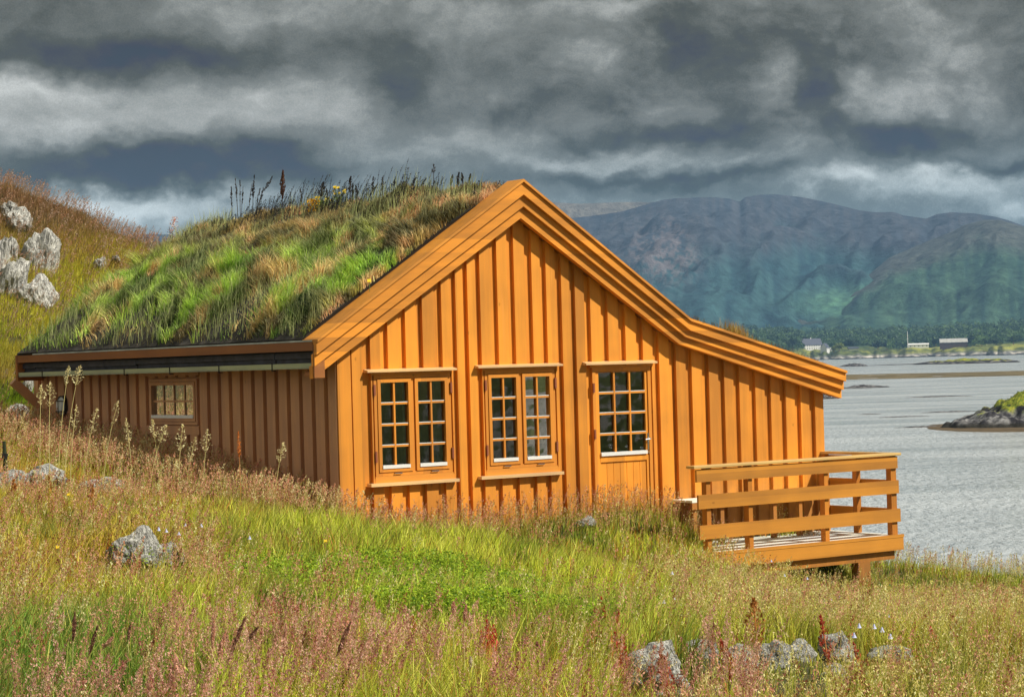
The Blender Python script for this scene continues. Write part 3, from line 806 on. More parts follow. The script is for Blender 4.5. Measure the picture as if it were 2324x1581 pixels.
def gz(X, Y):
    X = np.atleast_1d(np.asarray(X, float)); Y = np.atleast_1d(np.asarray(Y, float))
    hill = sstep(-3.0, -6.0, X)*sstep(34, 38, Y)
    z = gz0(X, Y) + (fbm(X, Y, 1.6, 3, 3)-0.5)*0.16 + (fbm(X, Y, 2.6, 5, 4)-0.5)*0.9*hill
    return np.maximum(z, -5)
gx = np.arange(-34, 30.01, 0.33); gy = np.arange(-10, 72.01, 0.33)
GX, GY = np.meshgrid(gx, gy)
GZ = gz(GX.ravel(), GY.ravel())
nx, ny = len(gx), len(gy)
idx = np.arange(nx*ny).reshape(ny, nx)
quads = np.stack([idx[:-1, :-1], idx[:-1, 1:], idx[1:, 1:], idx[1:, :-1]], -1).reshape(-1, 4)
def mk_ground():
    m, t, b = material('meadow_soil')
    tc = t.new('ShaderNodeTexCoord'); o = tc.outputs['Object']
    f = t.noise(o, 0.6, 6, 0.6); g = t.noise(o, 14.0, 5, 0.7)
    c = t.ramp(f, [(0.35, (0.055, 0.060, 0.016)), (0.65, (0.10, 0.075, 0.028))])
    c = t.mix(t.mapr(g, 0.4, 0.7, 0.0, 0.7), c, (0.025, 0.03, 0.01))
    t.link(c, b.inputs['Base Color']); b.inputs['Roughness'].default_value = 0.95
    bp = t.new('ShaderNodeBump'); bp.inputs['Distance'].default_value = 0.05; t.link(g, bp.inputs['Height']); t.link(bp.outputs[0], b.inputs['Normal'])
    return m
ground = tri_mesh('ground', np.stack([GX.ravel(), GY.ravel(), GZ], -1), quads, mk_ground(), smooth=True)
tag(ground, kind='structure')

# ------------------------------------------------------------------ where things stand on the meadow
def meet(px, py, y0=7.0, y1=50.0):
    """the first point of the ground seen at (px, py)"""
    Y = np.arange(y0, y1, 0.05); d = ray(px, py); X = d.x/d.y*Y; Z = EYE+d.z/d.y*Y
    k = np.nonzero(gz(X, Y) >= Z)[0]
    i = k[0] if len(k) else len(Y)-1
    return float(X[i]), float(Y[i]), float(gz(X[i], Y[i])[0])
ROCKS = [  # x0, x1, ytop, ybottom, label
 (0,58,1066,1125,'pale lichen covered rock at the left edge of the meadow below the side wall'),
 (60,140,1062,1118,'pale flat topped rock just right of the one at the left edge'),
 (186,270,1084,1130,'low rounded whitish rock in the grass left of the side window'),
 (255,350,1205,1290,'cracked grey rock slab in the left meadow'),
 (345,418,1222,1292,'smaller grey rock touching the cracked slab in the left meadow'),
 (1420,1562,1462,1580,'largest grey boulder in the row at the bottom right of the meadow'),
 (1572,1610,1450,1492,'small pale rock just right of the largest boulder'),
 (1655,1708,1474,1540,'grey rock half hidden behind red sorrel in the boulder row'),
 (1732,1776,1454,1520,'upright pale grey rock in the middle of the boulder row'),
 (1776,1830,1457,1502,'flat grey rock touching the upright one in the boulder row'),
 (1878,1934,1425,1500,'tall rugged grey rock standing highest in the boulder row'),
 (1808,1836,1392,1440,'small grey rock uphill of the boulder row'),
 (2000,2052,1464,1504,'pale rock at the right end of the boulder row beside the brown plank'),
 (1884,1912,1512,1545,'little grey stone below the tallest rock of the row')]
RK_ = []
for (x0_, x1_, yt_, yb_, lab_) in ROCKS:
    if x0_ > 1562: x0_, x1_ = x0_-14, x1_+14
    X_, Y_, Z_ = meet((x0_+x1_)/2, yb_); wpx = (x1_-x0_)/FPX*Y_; hpx = (yb_-yt_)/FPX*Y_
    RK_.append((X_, Y_+wpx*0.25, Z_, wpx, hpx, lab_))
def clear_rocks(X, Y):
    k = np.ones(len(X), bool)
    for (a, b, c, w_, h_, l_) in RK_:
        k &= ~((np.abs(X-a) < w_*0.62+0.05) & (Y > b-2.4) & (Y < b+0.1) & (rng.random(len(X)) < 0.70))
    return k
def rock_low(X, Y):
    """short grass in front of each rock"""
    f = np.ones(len(X))
    for (a, b, c, w_, h_, l_) in RK_: f = np.where((np.abs(X-a) < w_*0.62+0.07) & (Y > b-2.6) & (Y < b+0.15), 0.24, f)
    return f

# ------------------------------------------------------------------ grass makers (numpy)
class Veg:
    def __init__(s): s.V = []; s.T = []; s.Cc = []; s.n = 0
    def add(s, V, T, Cc):
        s.V.append(V.reshape(-1, 3)); s.T.append(T.reshape(-1, 3)+s.n); s.Cc.append(Cc.reshape(-1, 3)); s.n += V.reshape(-1, 3).shape[0]
    def build(s, name, mat=None, parent=None, origin=None):
        V = np.concatenate(s.V); 
        if origin is not None: V = V-np.array(origin)
        o = tri_mesh(name, V, np.concatenate(s.T), mat or M_leaf, np.clip(np.concatenate(s.Cc), 0.002, 0.95), parent)
        if origin is not None and parent is None: o.location = origin
        return o
def blades(veg, P, h, w, lean, col, tipcol=None, droop=0.0):
    n = len(P); ang = rng.random(n)*2*np.pi
    side = np.stack([np.cos(ang), np.sin(ang), np.zeros(n)], -1)*(w[:, None]*0.5)
    up = np.array([0, 0, 1.0])
    m = P + lean*0.30 + up*(h[:, None]*0.55); tp = P + lean + up*(h[:, None]*(1-droop))
    V = np.stack([P-side, P+side, m-side*0.8, m+side*0.8, tp], 1)
    k = np.arange(n)[:, None, None]*5
    T = np.array([[0, 1, 3], [0, 3, 2], [2, 3, 4]])[None]+k
    tc = col if tipcol is None else tipcol
    Cc = np.stack([col, col, col, col, tc], 1)
    veg.add(V, T, Cc)
def stems(veg, P, h, w, lean, col, n_seg=4):
    """thin three-sided stalks, bent along lean; returns nothing"""
    n = len(P); S = n_seg+1
    V = []
    for i in range(S):
        u = i/n_seg; c = P + lean*(u**2) + np.array([0, 0, 1.0])*(h[:, None]*u)
        for j in range(3):
            g = j*2*np.pi/3; V.append(c + np.array([math.cos(g), math.sin(g), 0])*(w[:, None]*0.5*(1-0.4*u)))
    V = np.stack(V, 1); T = []
    for i in range(n_seg):
        for j in range(3):
            a, b = i*3+j, i*3+(j+1) % 3; T += [[a, b, b+3], [a, b+3, a+3]]
    T = np.array(T)[None]+np.arange(n)[:, None, None]*(S*3)
    veg.add(V, T, np.repeat(col[:, None, :], S*3, 1))
def panicles(veg, P, h, lean, L, wid, K, size, col, colvar=0.25, shape=0.8, up=0.6):
    """seed heads: K small spikelets spread round the top L of each stalk"""
    n = len(P); u = rng.random((n, K)); ang = rng.random((n, K))*2*np.pi
    r = wid[:, None]*np.sin(np.pi*np.clip(u, 0.02, 0.98)**shape)*np.sqrt(rng.random((n, K)))
    hh = 1-(L/h)[:, None]*(1-u)
    c = P[:, None, :] + lean[:, None, :]*(hh**2)[..., None] + np.array([0, 0, 1.0])*(h[:, None]*hh)[..., None]
    rad = np.stack([np.cos(ang), np.sin(ang), np.zeros_like(ang)], -1)
    c = c + rad*r[..., None] + np.array([0, 0, 1.0])*(r*0.5)[..., None]
    a = rad*(1-up) + np.array([0, 0, 1.0])*up + rng.normal(0, 0.35, (n, K, 3)); a /= np.linalg.norm(a, axis=-1, keepdims=True)
    b = np.cross(a, rng.normal(0, 1, (n, K, 3))); b /= np.linalg.norm(b, axis=-1, keepdims=True)+1e-9
    sz = size[:, None, None]*rng.uniform(0.6, 1.3, (n, K, 1))
    V = np.stack([c-a*sz, c+b*sz*0.42, c+a*sz, c-b*sz*0.42], 2)
    T = np.array([[0, 1, 2], [0, 2, 3]])[None, None]+(np.arange(n*K).reshape(n, K)*4)[:, :, None, None]
    cc = col[:, None, :]*(1+rng.uniform(-colvar, colvar, (n, K, 1)))
    veg.add(V, T, np.repeat(cc[:, :, None, :], 4, 2))
def leaves(veg, c, size, col, flat=0.5):
    n = len(c); a = rng.normal(0, 1, (n, 3)); a[:, 2] *= (1-flat); a /= np.linalg.norm(a, axis=-1, keepdims=True)
    b = np.cross(a, rng.normal(0, 1, (n, 3))+np.array([0, 0, 1.5])); b /= np.linalg.norm(b, axis=-1, keepdims=True)+1e-9
    s = size[:, None]
    V = np.stack([c-a*s, c+b*s*0.5, c+a*s, c-b*s*0.5], 1)
    T = np.array([[0, 1, 2], [0, 2, 3]])[None]+np.arange(n)[:, None, None]*4
    veg.add(V, T, np.repeat(col[:, None, :], 4, 1))
def house_st(X, Y):
    dx = X-CORN.x; dy = Y-CORN.y
    return dx*SD.x+dy*SD.y, dx*TD.x+dy*TD.y
def free(X, Y, m=0.02):
    s, t = house_st(X, Y)
    return ~((s > -m-0.03) & (s < WID+m) & (t > -m-0.05) & (t < TW+m))
def picx(X, Y): return CX + FPX*X/Y
def scatter(n, y0, y1, xl=-350, xr=2680, power=1.0):
    n = int(n*1.22)
    """random points on the meadow between y0 and y1 metres, a little wider than the picture"""
    u = rng.random(n); Y = y0+(y1-y0)*u**power
    px = xl+(xr-xl)*rng.random(n); X = (px-CX)/FPX*Y
    k = free(X, Y) & clear_rocks(X, Y); return X[k], Y[k]
def on_ground(X, Y, dz=-0.02): return np.stack([X, Y, gz(X, Y)+dz], -1)
def V3(*c): return np.array(c, float)
def mixc(a, b, f): f = np.asarray(f)[:, None]; return a*(1-f)+b*f
GREEN = V3(0.20, 0.34, 0.03); LIME = V3(0.66, 0.80, 0.06); STRAW = V3(0.90, 0.76, 0.20); OLIVE = V3(0.30, 0.40, 0.035)
DKGR = V3(0.045, 0.12, 0.018); RUST = V3(0.42, 0.16, 0.045); PINK = V3(0.80, 0.40, 0.28); CREAM = V3(0.92, 0.76, 0.40)
SORREL = V3(0.46, 0.085, 0.035); PURP = V3(0.22, 0.11, 0.10)
def meadow_col(X, Y):
    px = picx(X, Y); n1 = fbm(X, Y, 1.4, 21, 3); n2 = fbm(X, Y, 4.0, 33, 3)
    n = len(X)
    c = mixc(OLIVE, LIME, sstep(0.30, 0.65, n1)*0.9)
    left = sstep(750, 150, px)*sstep(11, 15, Y)
    c = mixc(c, V3(0.85, 0.42, 0.05), left*(0.25+0.6*n2))
    mid = np.exp(-((px-1050)/420)**2)*sstep(15, 17, Y)*sstep(26, 22, Y)
    c = mixc(c, LIME*1.15, mid*0.7)
    gfront = sstep(500, 250, px)*sstep(13, 11, Y)
    c = mixc(c, V3(0.06, 0.30, 0.03), gfront*0.9)
    right = sstep(1300, 1900, px)*sstep(22, 16, Y)
    c = mixc(c, V3(0.46, 0.36, 0.07), right*0.45)
    c = mixc(c, STRAW, rng.random(n)**3.5*0.8)
    c = mixc(c, V3(0.55, 0.13, 0.04), (rng.random(n) < 0.06+0.16*sstep(0.5, 0.62, fbm(X, Y, 0.9, 207, 3)))*0.85)
    c = mixc(c, V3(0.07, 0.19, 0.02), sstep(0.5, 0.7, fbm(X, Y, 0.45, 209, 3))*0.65)
    return c*(rng.uniform(0.25, 1.6, n)[:, None])
# meadow grass
mg = Veg()
for (n, y0, y1, h0, h1, w0) in ((95000, 6.5, 13.5, 0.16, 0.42, 0.0060), (95000, 13.5, 21.0, 0.14, 0.36, 0.0080), (110000, 21.0, 31.0, 0.12, 0.30, 0.010), (65000, 30.0, 39.0, 0.12, 0.28, 0.010)):
    X, Y = scatter(n, y0, y1)
    if y0 < 30: k = gz0(X, Y) > 0.1
    else: k = (picx(X, Y) > 1500) & (gz0(X, Y) > 0.1)
    if y0 == 21.0:
        hx = ~((picx(X, Y) < 300) & (Y > 33)); k &= hx
    X, Y = X[k], Y[k]; n = len(X)
    tuft = fbm(X, Y, 0.5, 8, 3)
    px = picx(X, Y); gc = (fbm(X, Y, 1.1, 77, 3) > 0.44) & (np.abs((Y-15.5)/2.9) < 1.0-((px-1100)/900)**2)
    k = ~gc | (rng.random(n) < 0.5); X, Y, tuft = X[k], Y[k], tuft[k]; n = len(X)
    h = rng.uniform(h0, h1, n)*(0.55+0.9*tuft)
    s_, t_ = house_st(X, Y); near = (s_ > -0.6) & (s_ < WID) & (t_ > -1.2) & (t_ < 0.1); h = np.where(near, h*0.8, h)*rock_low(X, Y)*np.where((np.abs(picx(X, Y)-1080) < 520) & (Y > 10.6) & (Y < 12.9), 0.5, 1)
    la = rng.random(n)*2*np.pi; lm = h*rng.uniform(0.05, 0.55, n)
    lean = np.stack([np.cos(la)*lm+0.10*h, np.sin(la)*lm, np.zeros(n)], -1)
    col = meadow_col(X, Y)
    blades(mg, on_ground(X, Y), h, w0*rng.uniform(0.6, 1.5, n), lean, col, mixc(col, STRAW, rng.random(n)*0.6), droop=0.1)
go = mg.build('meadow_grass'); tag(go, 'yellow green meadow grass around the cabin', 'grass', kind='stuff')
# seeding grasses: pink and cream haze
sg = Veg()
for (n, y0, y1, K, hh, sz, L) in ((3000, 6.5, 11.5, 70, 0.42, 0.0056, 0.15), (5200, 11.5, 17.0, 46, 0.40, 0.0070, 0.14), (5200, 17, 24, 30, 0.36, 0.0095, 0.13), (12000, 24, 37, 22, 0.38, 0.0115, 0.15)):
    X, Y = scatter(n, y0, y1, power=1.0)
    px = picx(X, Y); clump = fbm(X, Y, 1.3, 55, 3)
    s_, t_ = house_st(X, Y)
    wgt = 0.25+1.2*sstep(0.42, 0.62, clump)
    right = sstep(1250, 1650, px); left = sstep(750, 250, px)
    wgt = wgt*np.where((px > 450) & (px < 1500) & (Y > 15) & (Y < 24.5), 0.12, 1)
    wall_band = (t_ < 0) & (t_ > -0.9) & (s_ > -0.3) & (s_ < WID)
    side_band = (s_ < 0) & (s_ > -2.6) & (t_ > -0.8) & (t_ < TW)
    wgt = np.where(wall_band | side_band, 3.0, wgt)
    wgt = np.where(right > 0.5, np.maximum(wgt, 0.62), wgt)
    wgt = np.where(rock_low(X, Y) < 1, wgt*0.10, wgt); wgt = np.where((px < 330) & (Y < 12), wgt*0.35, wgt); wgt = np.where((Y < 12.5) & (px > 330) & (px < 1350), wgt*np.where(clump > 0.52, 1.5, 0.15), wgt); wgt = np.where((Y > 10.2) & (Y < 19) & (abs(px-1080) < 520), wgt*0.35, wgt)
    wgt = np.where((px > 500) & (px < 1500) & (Y > 12.5) & (Y < 25.0) & ~(side_band | wall_band), wgt*0.35, wgt)
    k = (rng.random(len(X)) < wgt) & (gz0(X, Y) > 0.1) & ~((px < 330) & (Y > 33)); X, Y, px, clump = X[k], Y[k], px[k], clump[k]; n = len(X)
    s_, t_ = house_st(X, Y); side_band = (s_ < 0) & (s_ > -2.6) & (t_ > -0.8) & (t_ < TW)
    h = hh*rng.uniform(0.75, 1.3, n)*np.where(side_band, 1.25, 1)
    la = rng.random(n)*2*np.pi; lm = h*rng.uniform(0.03, 0.3, n)
    lean = np.stack([np.cos(la)*lm+0.12*h, np.sin(la)*lm, np.zeros(n)], -1)
    right = sstep(1250, 1650, px)
    kind = rng.random(n)
    col = np.where((kind < 0.62)[:, None], PINK, np.where((kind < 0.85)[:, None], CREAM, V3(0.42, 0.12, 0.07)))
    creamy = (rng.random(n) < right*0.55)
    col = np.where(creamy[:, None], mixc(CREAM, STRAW, rng.random(n)), col)*rng.uniform(0.65, 1.2, n)[:, None]
    P = on_ground(X, Y)
    stems(sg, P, h, np.full(n, 0.0022+0.00010*y0), lean, mixc(STRAW*0.8, LIME*0.8, rng.random(n)), 3)
    Lh = L*rng.uniform(0.8, 1.4, n)
    wide = np.where(creamy, 0.075, 0.026)*rng.uniform(0.7, 1.4, n)
    panicles(sg, P, h, lean, np.where(creamy, Lh*1.5, Lh), wide, K, np.full(n, sz), col)
def heads_at(X, Y, h, K, sz, wid, L, cols):
    n = len(X); la = rng.random(n)*2*np.pi; lm = h*rng.uniform(0.03, 0.35, n)
    lean = np.stack([np.cos(la)*lm+0.10*h, np.sin(la)*lm, np.zeros(n)], -1); P = on_ground(X, Y)
    stems(sg, P, h, np.full(n, 0.0025 if Y.mean() < 12 else 0.0045), lean, mixc(STRAW*0.8, V3(0.5, 0.35, 0.08), rng.random(n)), 3)
    panicles(sg, P, h, lean, L*rng.uniform(0.8, 1.4, n), wid*rng.uniform(0.6, 1.5, n), K, np.full(n, sz), cols)
n = 2300; s = -0.05-1.5*rng.random(n)**1.3; t = rng.uniform(-0.5, TW+0.3, n)
X = CORN.x+SD.x*s+TD.x*t; Y = CORN.y+SD.y*s+TD.y*t
heads_at(X, Y, rng.uniform(0.32, 0.62, n), 30, 0.012, 0.035, 0.17, mixc(PINK, CREAM, (rng.random(n) < 0.5)*0.9)*rng.uniform(0.6, 1.25, n)[:, None])
n = 750; s = rng.uniform(-0.2, WID-1.6, n); t = -0.05-0.6*rng.random(n)**1.4
X = CORN.x+SD.x*s+TD.x*t; Y = CORN.y+SD.y*s+TD.y*t; cl_ = fbm(s, t*0, 0.5, 77, 2)
heads_at(X, Y, rng.uniform(0.18, 0.46, n)*(0.5+0.9*cl_), 18, 0.0095, 0.022, 0.13, mixc(V3(0.88, 0.50, 0.38), V3(0.60, 0.26, 0.18), rng.random(n))*rng.uniform(0.7, 1.2, n)[:, None])
n = 1500; Y = rng.uniform(7.2, 9.5, n); px = rng.uniform(0, 1700, n); X = (px-CX)/FPX*Y
k = fbm(X, Y*0.6, 0.42, 411, 3)+0.05*rng.normal(0, 1, n)+0.10*np.exp(-((px-330)/110)**2)+0.10*np.exp(-((px-760)/170)**2)+0.06*np.exp(-((px-1110)/120)**2) > 0.66; X, Y = X[k], Y[k]; n = len(X)
heads_at(X, Y, rng.uniform(0.34, 0.52, n), 90, 0.0055, 0.017, 0.13, mixc(V3(0.90, 0.56, 0.44), V3(0.55, 0.20, 0.17), rng.random(n)**1.5)*rng.uniform(0.7, 1.15, n)[:, None])
so_ = sg.build('seeding_grass'); tag(so_, 'pink and cream seed heads of flowering meadow grass', 'grass', kind='stuff')
# low green leafy ground cover in the middle of the meadow
lg = Veg()
n = 120000
Y = rng.uniform(12.6, 18.4, n); px = rng.normal(1130, 330, n); X = (px-CX)/FPX*Y
dens = fbm(X, Y, 1.1, 77, 3); k = (dens+rng.normal(0, 0.07, n) > 0.50) & (np.abs((Y-15.5)/2.9) < 1.0-((px-1100)/900)**2)
X, Y = X[k], Y[k]; n = len(X)
P = on_ground(X, Y, 0.0); P[:, 2] += rng.random(n)**0.6*0.30*(0.3+dens[k])
leaves(lg, P, rng.uniform(0.008, 0.015, n), mixc(V3(0.05, 0.15, 0.010), V3(0.56, 0.76, 0.05), rng.random(n)), 0.4)
X = rng.uniform(4.5, 6.6, 2600); Y = rng.uniform(27.0, 31, 2600); k = fbm(X, Y, 0.9, 5, 2) > 0.52; X, Y = X[k], Y[k]
P = on_ground(X, Y, 0.0); P[:, 2] += rng.random(len(X))*0.28
leaves(lg, P, rng.uniform(0.015, 0.035, len(X)), mixc(V3(0.03, 0.12, 0.02), V3(0.10, 0.24, 0.03), rng.random(len(X))), 0.4)
lo2 = lg.build('ground_cover'); tag(lo2, 'bright green leafy ground cover in the middle of the meadow', 'ground cover', kind='stuff')
# hillside grass on the left
hg = Veg()
n = 150000
Y = rng.uniform(32.5, 52.0, n); px = rng.uniform(-320, 470, n); X = (px-CX)/FPX*Y
k = free(X, Y, 0.1) & (fbm(X, Y, 1.5, 91, 3) > 0.30); X, Y, px = X[k], Y[k], px[k]; n = len(X)
Z = gz(X, Y); hgt = sstep(8.0, 9.8, Z+0.5*(fbm(X, Y, 1.5, 12, 3)-0.5))
h = rng.uniform(0.12, 0.34, n)*(0.6+0.8*fbm(X, Y, 0.7, 13, 2))
lm = h*rng.uniform(0.2, 0.8, n)
lean = np.stack([0.75*lm+rng.normal(0, 0.04, n), -0.5*lm+rng.normal(0, 0.04, n), np.zeros(n)], -1)
patch = fbm(X, Y, 2.2, 45, 3)
col = mixc(V3(0.40, 0.58, 0.04), V3(0.90, 0.84, 0.12), sstep(0.35, 0.62, patch))
col = mixc(col, V3(0.85, 0.60, 0.18), sstep(7.0, 5.8, Z)*sstep(0.4, 0.55, fbm(X, Y, 1.1, 38, 3))*0.8)
col = mixc(col, V3(0.60, 0.30, 0.12), hgt*0.8)
col = mixc(col, V3(0.44, 0.27, 0.20), sstep(8.3, 9.4, Z)*0.7)
col = mixc(col, V3(0.80, 0.56, 0.16), sstep(0.55, 0.7, fbm(X, Y, 1.2, 71, 3))*0.7)
col = col*rng.uniform(0.6, 1.3, n)[:, None]
blades(hg, np.stack([X, Y, Z-0.02], -1), h, 0.010*rng.uniform(0.6, 1.5, n), lean, col, mixc(col, STRAW, rng.random(n)*0.5), droop=0.25)
n = 6800
Y = rng.uniform(36.0, 51.0, n); px = rng.uniform(-320, 450, n); X = (px-CX)/FPX*Y
Z = gz(X, Y); k = free(X, Y, 0.1) & (rng.random(n) < sstep(6.0, 8.0, Z)*0.9+0.12); X, Y, Z = X[k], Y[k], Z[k]; n = len(X)
h = rng.uniform(0.3, 0.55, n); lean = np.stack([h*rng.uniform(0.1, 0.5, n), rng.normal(0, 0.05, n), np.zeros(n)], -1)
P = np.stack([X, Y, Z], -1); stems(hg, P, h, np.full(n, 0.007), lean, np.tile(V3(0.34, 0.22, 0.08), (n, 1)), 3)
panicles(hg, P, h, lean, np.full(n, 0.16), np.full(n, 0.035), 14, np.full(n, 0.014), mixc(V3(0.60, 0.28, 0.16), V3(0.60, 0.45, 0.36), rng.random(n)))
ho = hg.build('hillside_grass'); tag(ho, 'rusty and yellow green grass on the rocky hillside left of the cabin', 'grass', kind='stuff')

# ------------------------------------------------------------------ sod on the roof
def roof_top(s):
    s = np.asarray(s, float)
    z = np.where(s < SRg, ZE+(ZRg-ZE)*(s-SE)/(SRg-SE), np.where(s < SK, ZRg+(ZK-ZRg)*(s-SRg)/(SK-SRg), ZK+(ZE2-ZK)*(s-SK)/(SE2-SK)))
    return z
def sod_h(s, t):
    ed = np.clip(np.minimum.reduce([(s-SE-0.0)/0.5, (SE2-s)/0.3, (t+0.05)/0.5, (TE-t)/0.9]), 0, 1)
    return (0.02+0.15*np.sqrt(ed)+(fbm(s+9, t+4, 0.9, 61, 4)-0.5)*0.22*ed) - 0.10*np.exp(-((s-SRg)/0.5)**2)
ss = np.concatenate([np.linspace(SE+0.01, SRg, 70), np.linspace(SRg+0.05, SE2-0.02, 60)]); ts = np.linspace(0.0, TE-0.02, 110)
GS, GT = np.meshgrid(ss, ts); gs, gt = GS.ravel(), GT.ravel()
gzr = roof_top(gs)+sod_h(gs, gt)
idx2 = np.arange(len(ss)*len(ts)).reshape(len(ts), len(ss))
q2 = np.stack([idx2[:-1, :-1], idx2[:-1, 1:], idx2[1:, 1:], idx2[1:, :-1]], -1).reshape(-1, 4)
Vr = np.stack([gs, gt, gzr-BASE], -1)
# skirt down to the slab
bord = np.concatenate([idx2[0, :], idx2[1:, -1], idx2[-1, -2::-1], idx2[-2:0:-1, 0]])
Vs = Vr[bord].copy(); Vs[:, 2] = roof_top(Vs[:, 0])-BASE-0.045
nb_ = len(bord); sk = np.stack([bord, np.roll(bord, -1), np.roll(np.arange(nb_), -1)+len(Vr), np.arange(nb_)+len(Vr)], -1)
sod = tri_mesh('sod', np.concatenate([Vr, Vs]), np.concatenate([q2, sk]), M_soil, parent=roof, smooth=True)
tg = Veg()
def roof_pts(n, s0=None, s1=None):
    s = rng.uniform(SE+0.02 if s0 is None else s0, SRg if s1 is None else s1, n); t = rng.uniform(0.01, TE-0.05, n)
    return s, t
def roof_P(s, t): return np.stack([s, t, roof_top(s)+sod_h(s, t)-0.015-BASE], -1)
n = 150000
s, t = roof_pts(n)
up = (s-SE)/(SRg-SE)                                  # 0 at the eave, 1 at the ridge
p1 = fbm(s, t, 0.6, 101, 4); p2 = fbm(s, t, 1.5, 131, 3)
bare = sstep(0.33, 0.10, up+(fbm(t*1.0, s*0.6, 1.1, 111, 3)-0.5)*0.75)           # bare dark sod along the eave
k = rng.random(n) > bare*0.93; s, t, up, p1, p2 = [q[k] for q in (s, t, up, p1, p2)]; n = len(s)
q1 = fbm(s, t, 0.22, 301, 3); q2 = fbm(s, t, 0.30, 303, 2); q3 = fbm(s, t, 0.30, 305, 2)
h = rng.uniform(0.05, 0.19, n)*(0.15+3.2*q1**2); h = 0.82*np.where(up < 0.5, h*1.2, h)*(1-0.6*sstep(0.65, 1.0, up))
col = mixc(V3(0.07, 0.17, 0.03), V3(0.42, 0.62, 0.10), sstep(0.33, 0.62, p1*0.5+q1*0.5))
col = mixc(col, V3(0.40, 0.27, 0.11), np.clip(sstep(0.45, 0.85, up)*0.9+sstep(0.55, 0.68, p2)*0.7, 0, 0.95))
col = mixc(col, V3(0.24, 0.24, 0.08), sstep(0.5, 0.9, up)*0.5*(p1 < 0.5))
sal = sstep(0.54, 0.62, fbm(s, t, 0.55, 151, 3)); col = mixc(col, V3(0.75, 0.40, 0.22), sal*0.75)
drk = sstep(0.52, 0.62, fbm(s, t, 0.4, 161, 3)); col = mixc(col, V3(0.035, 0.05, 0.02), drk*0.8)
col = col*rng.uniform(0.4, 1.5, n)[:, None]*1.35
# wind from the left: tips lean toward the gable
lean = np.stack([h*(rng.normal(0.0, 0.3, n)+(q2-0.5)*2.2), h*(rng.normal(0, 0.3, n)+(q3-0.5)*2.2), np.zeros(n)], -1)
blades(tg, roof_P(s, t), h, 0.009*rng.uniform(0.6, 1.5, n), lean, col, mixc(col, V3(0.85, 0.85, 0.50), rng.random(n)**2*0.8), droop=0.05)
n = 5000; s, t = roof_pts(n); k = fbm(s, t, 1.0, 171, 3) > 0.48; s, t = s[k], t[k]; n = len(s)
h = rng.uniform(0.18, 0.34, n); lean = np.stack([h*rng.normal(0, 0.2, n), -h*rng.uniform(0.0, 0.5, n), np.zeros(n)], -1)
blades(tg, roof_P(s, t), h, np.full(n, 0.006), lean, np.tile(V3(0.62, 0.68, 0.30), (n, 1))*rng.uniform(0.6, 1.2, n)[:, None])
n = 20000; s = rng.uniform(SRg, SE2-0.05, n); t = rng.uniform(0.01, TE-0.1, n)
h = rng.uniform(0.04, 0.12, n); lean = np.stack([h*rng.normal(0, 0.3, n), h*rng.normal(0, 0.3, n), np.zeros(n)], -1)
blades(tg, roof_P(s, t), h, np.full(n, 0.008), lean, mixc(V3(0.14, 0.16, 0.04), V3(0.30, 0.17, 0.06), rng.random(n)))
# the tuft that looks over the low rake
n = 260; s = rng.normal(fac(1690, 768)[0], 0.10, n); t = rng.uniform(0.03, 0.35, n); h = rng.uniform(0.10, 0.24, n)
blades(tg, roof_P(s, t), h, np.full(n, 0.006), np.stack([rng.normal(0, 0.05, n), rng.normal(0, 0.03, n), np.zeros(n)], -1), mixc(V3(0.5, 0.42, 0.1), V3(0.45, 0.22, 0.06), rng.random(n)))
# grasses against the sky on the ridge
n = 620; t = TE*rng.random(n)**0.9*0.97+0.15; s = SRg+rng.uniform(-0.7, 0.15, n); wv = fbm(t*3, t*0, 1.0, 5, 3)
hmax = np.where(t < 1.1, 0.10, np.where(t < 6.4, 0.36, 0.16))
h = hmax*rng.uniform(0.35, 1.1, n)*(0.5+wv)
lean = np.stack([h*rng.uniform(0.0, 0.25, n), -h*rng.uniform(0.0, 0.6, n), np.zeros(n)], -1)
P = roof_P(s, t); ridge_col = np.tile(V3(0.045, 0.045, 0.045), (n, 1))*rng.uniform(0.5, 1.8, n)[:, None]
stems(tg, P, h, np.full(n, 0.006), lean, ridge_col, 3)
panicles(tg, P, h, lean, h*0.45, np.full(n, 0.014), 9, np.full(n, 0.012), ridge_col)
tgo = tg.build('roof_grass', parent=roof)
tgo['kind'] = 'stuff'
# ------------------------------------------------------------------ water
def mk_water():
    m, t, b = material('fjord_water')
    tc = t.new('ShaderNodeTexCoord'); o = tc.outputs['Object']
    b.inputs['Base Color'].default_value = (0.20, 0.24, 0.27, 1); b.inputs['Roughness'].default_value = 0.18
    b.inputs['IOR'].default_value = 1.33
    a = t.noise(t.vmath('MULTIPLY', o, (2.2, 0.9, 1)), 1.0, 5, 0.6, 0.3)
    c = t.noise(t.vmath('MULTIPLY', o, (0.03, 0.09, 1)), 1.0, 4, 0.6)
    bp = t.new('ShaderNodeBump'); bp.inputs['Distance'].default_value = 1.0; bp.inputs['Strength'].default_value = 0.6
    t.link(t.math('ADD', t.math('MULTIPLY', a, 0.8), t.math('MULTIPLY', c, 0.3)), bp.inputs['Height']); t.link(bp.outputs[0], b.inputs['Normal'])
    fl = t.mapr(c, 0.35, 0.65, 0.0, 1.0)
    t.link(t.mix(fl, (0.48, 0.53, 0.58), (0.60, 0.65, 0.70)), b.inputs['Base Color'])
    t.link(t.mapr(c, 0.3, 0.7, 0.08, 0.25), b.inputs['Roughness'])
    return m
wq = MB(); wq.quad([(-9000, -300, 0), (9000, -300, 0), (9000, 9500, 0), (-9000, 9500, 0)])
wo_ = wq.build('water', mk_water()); tag(wo_, kind='structure')

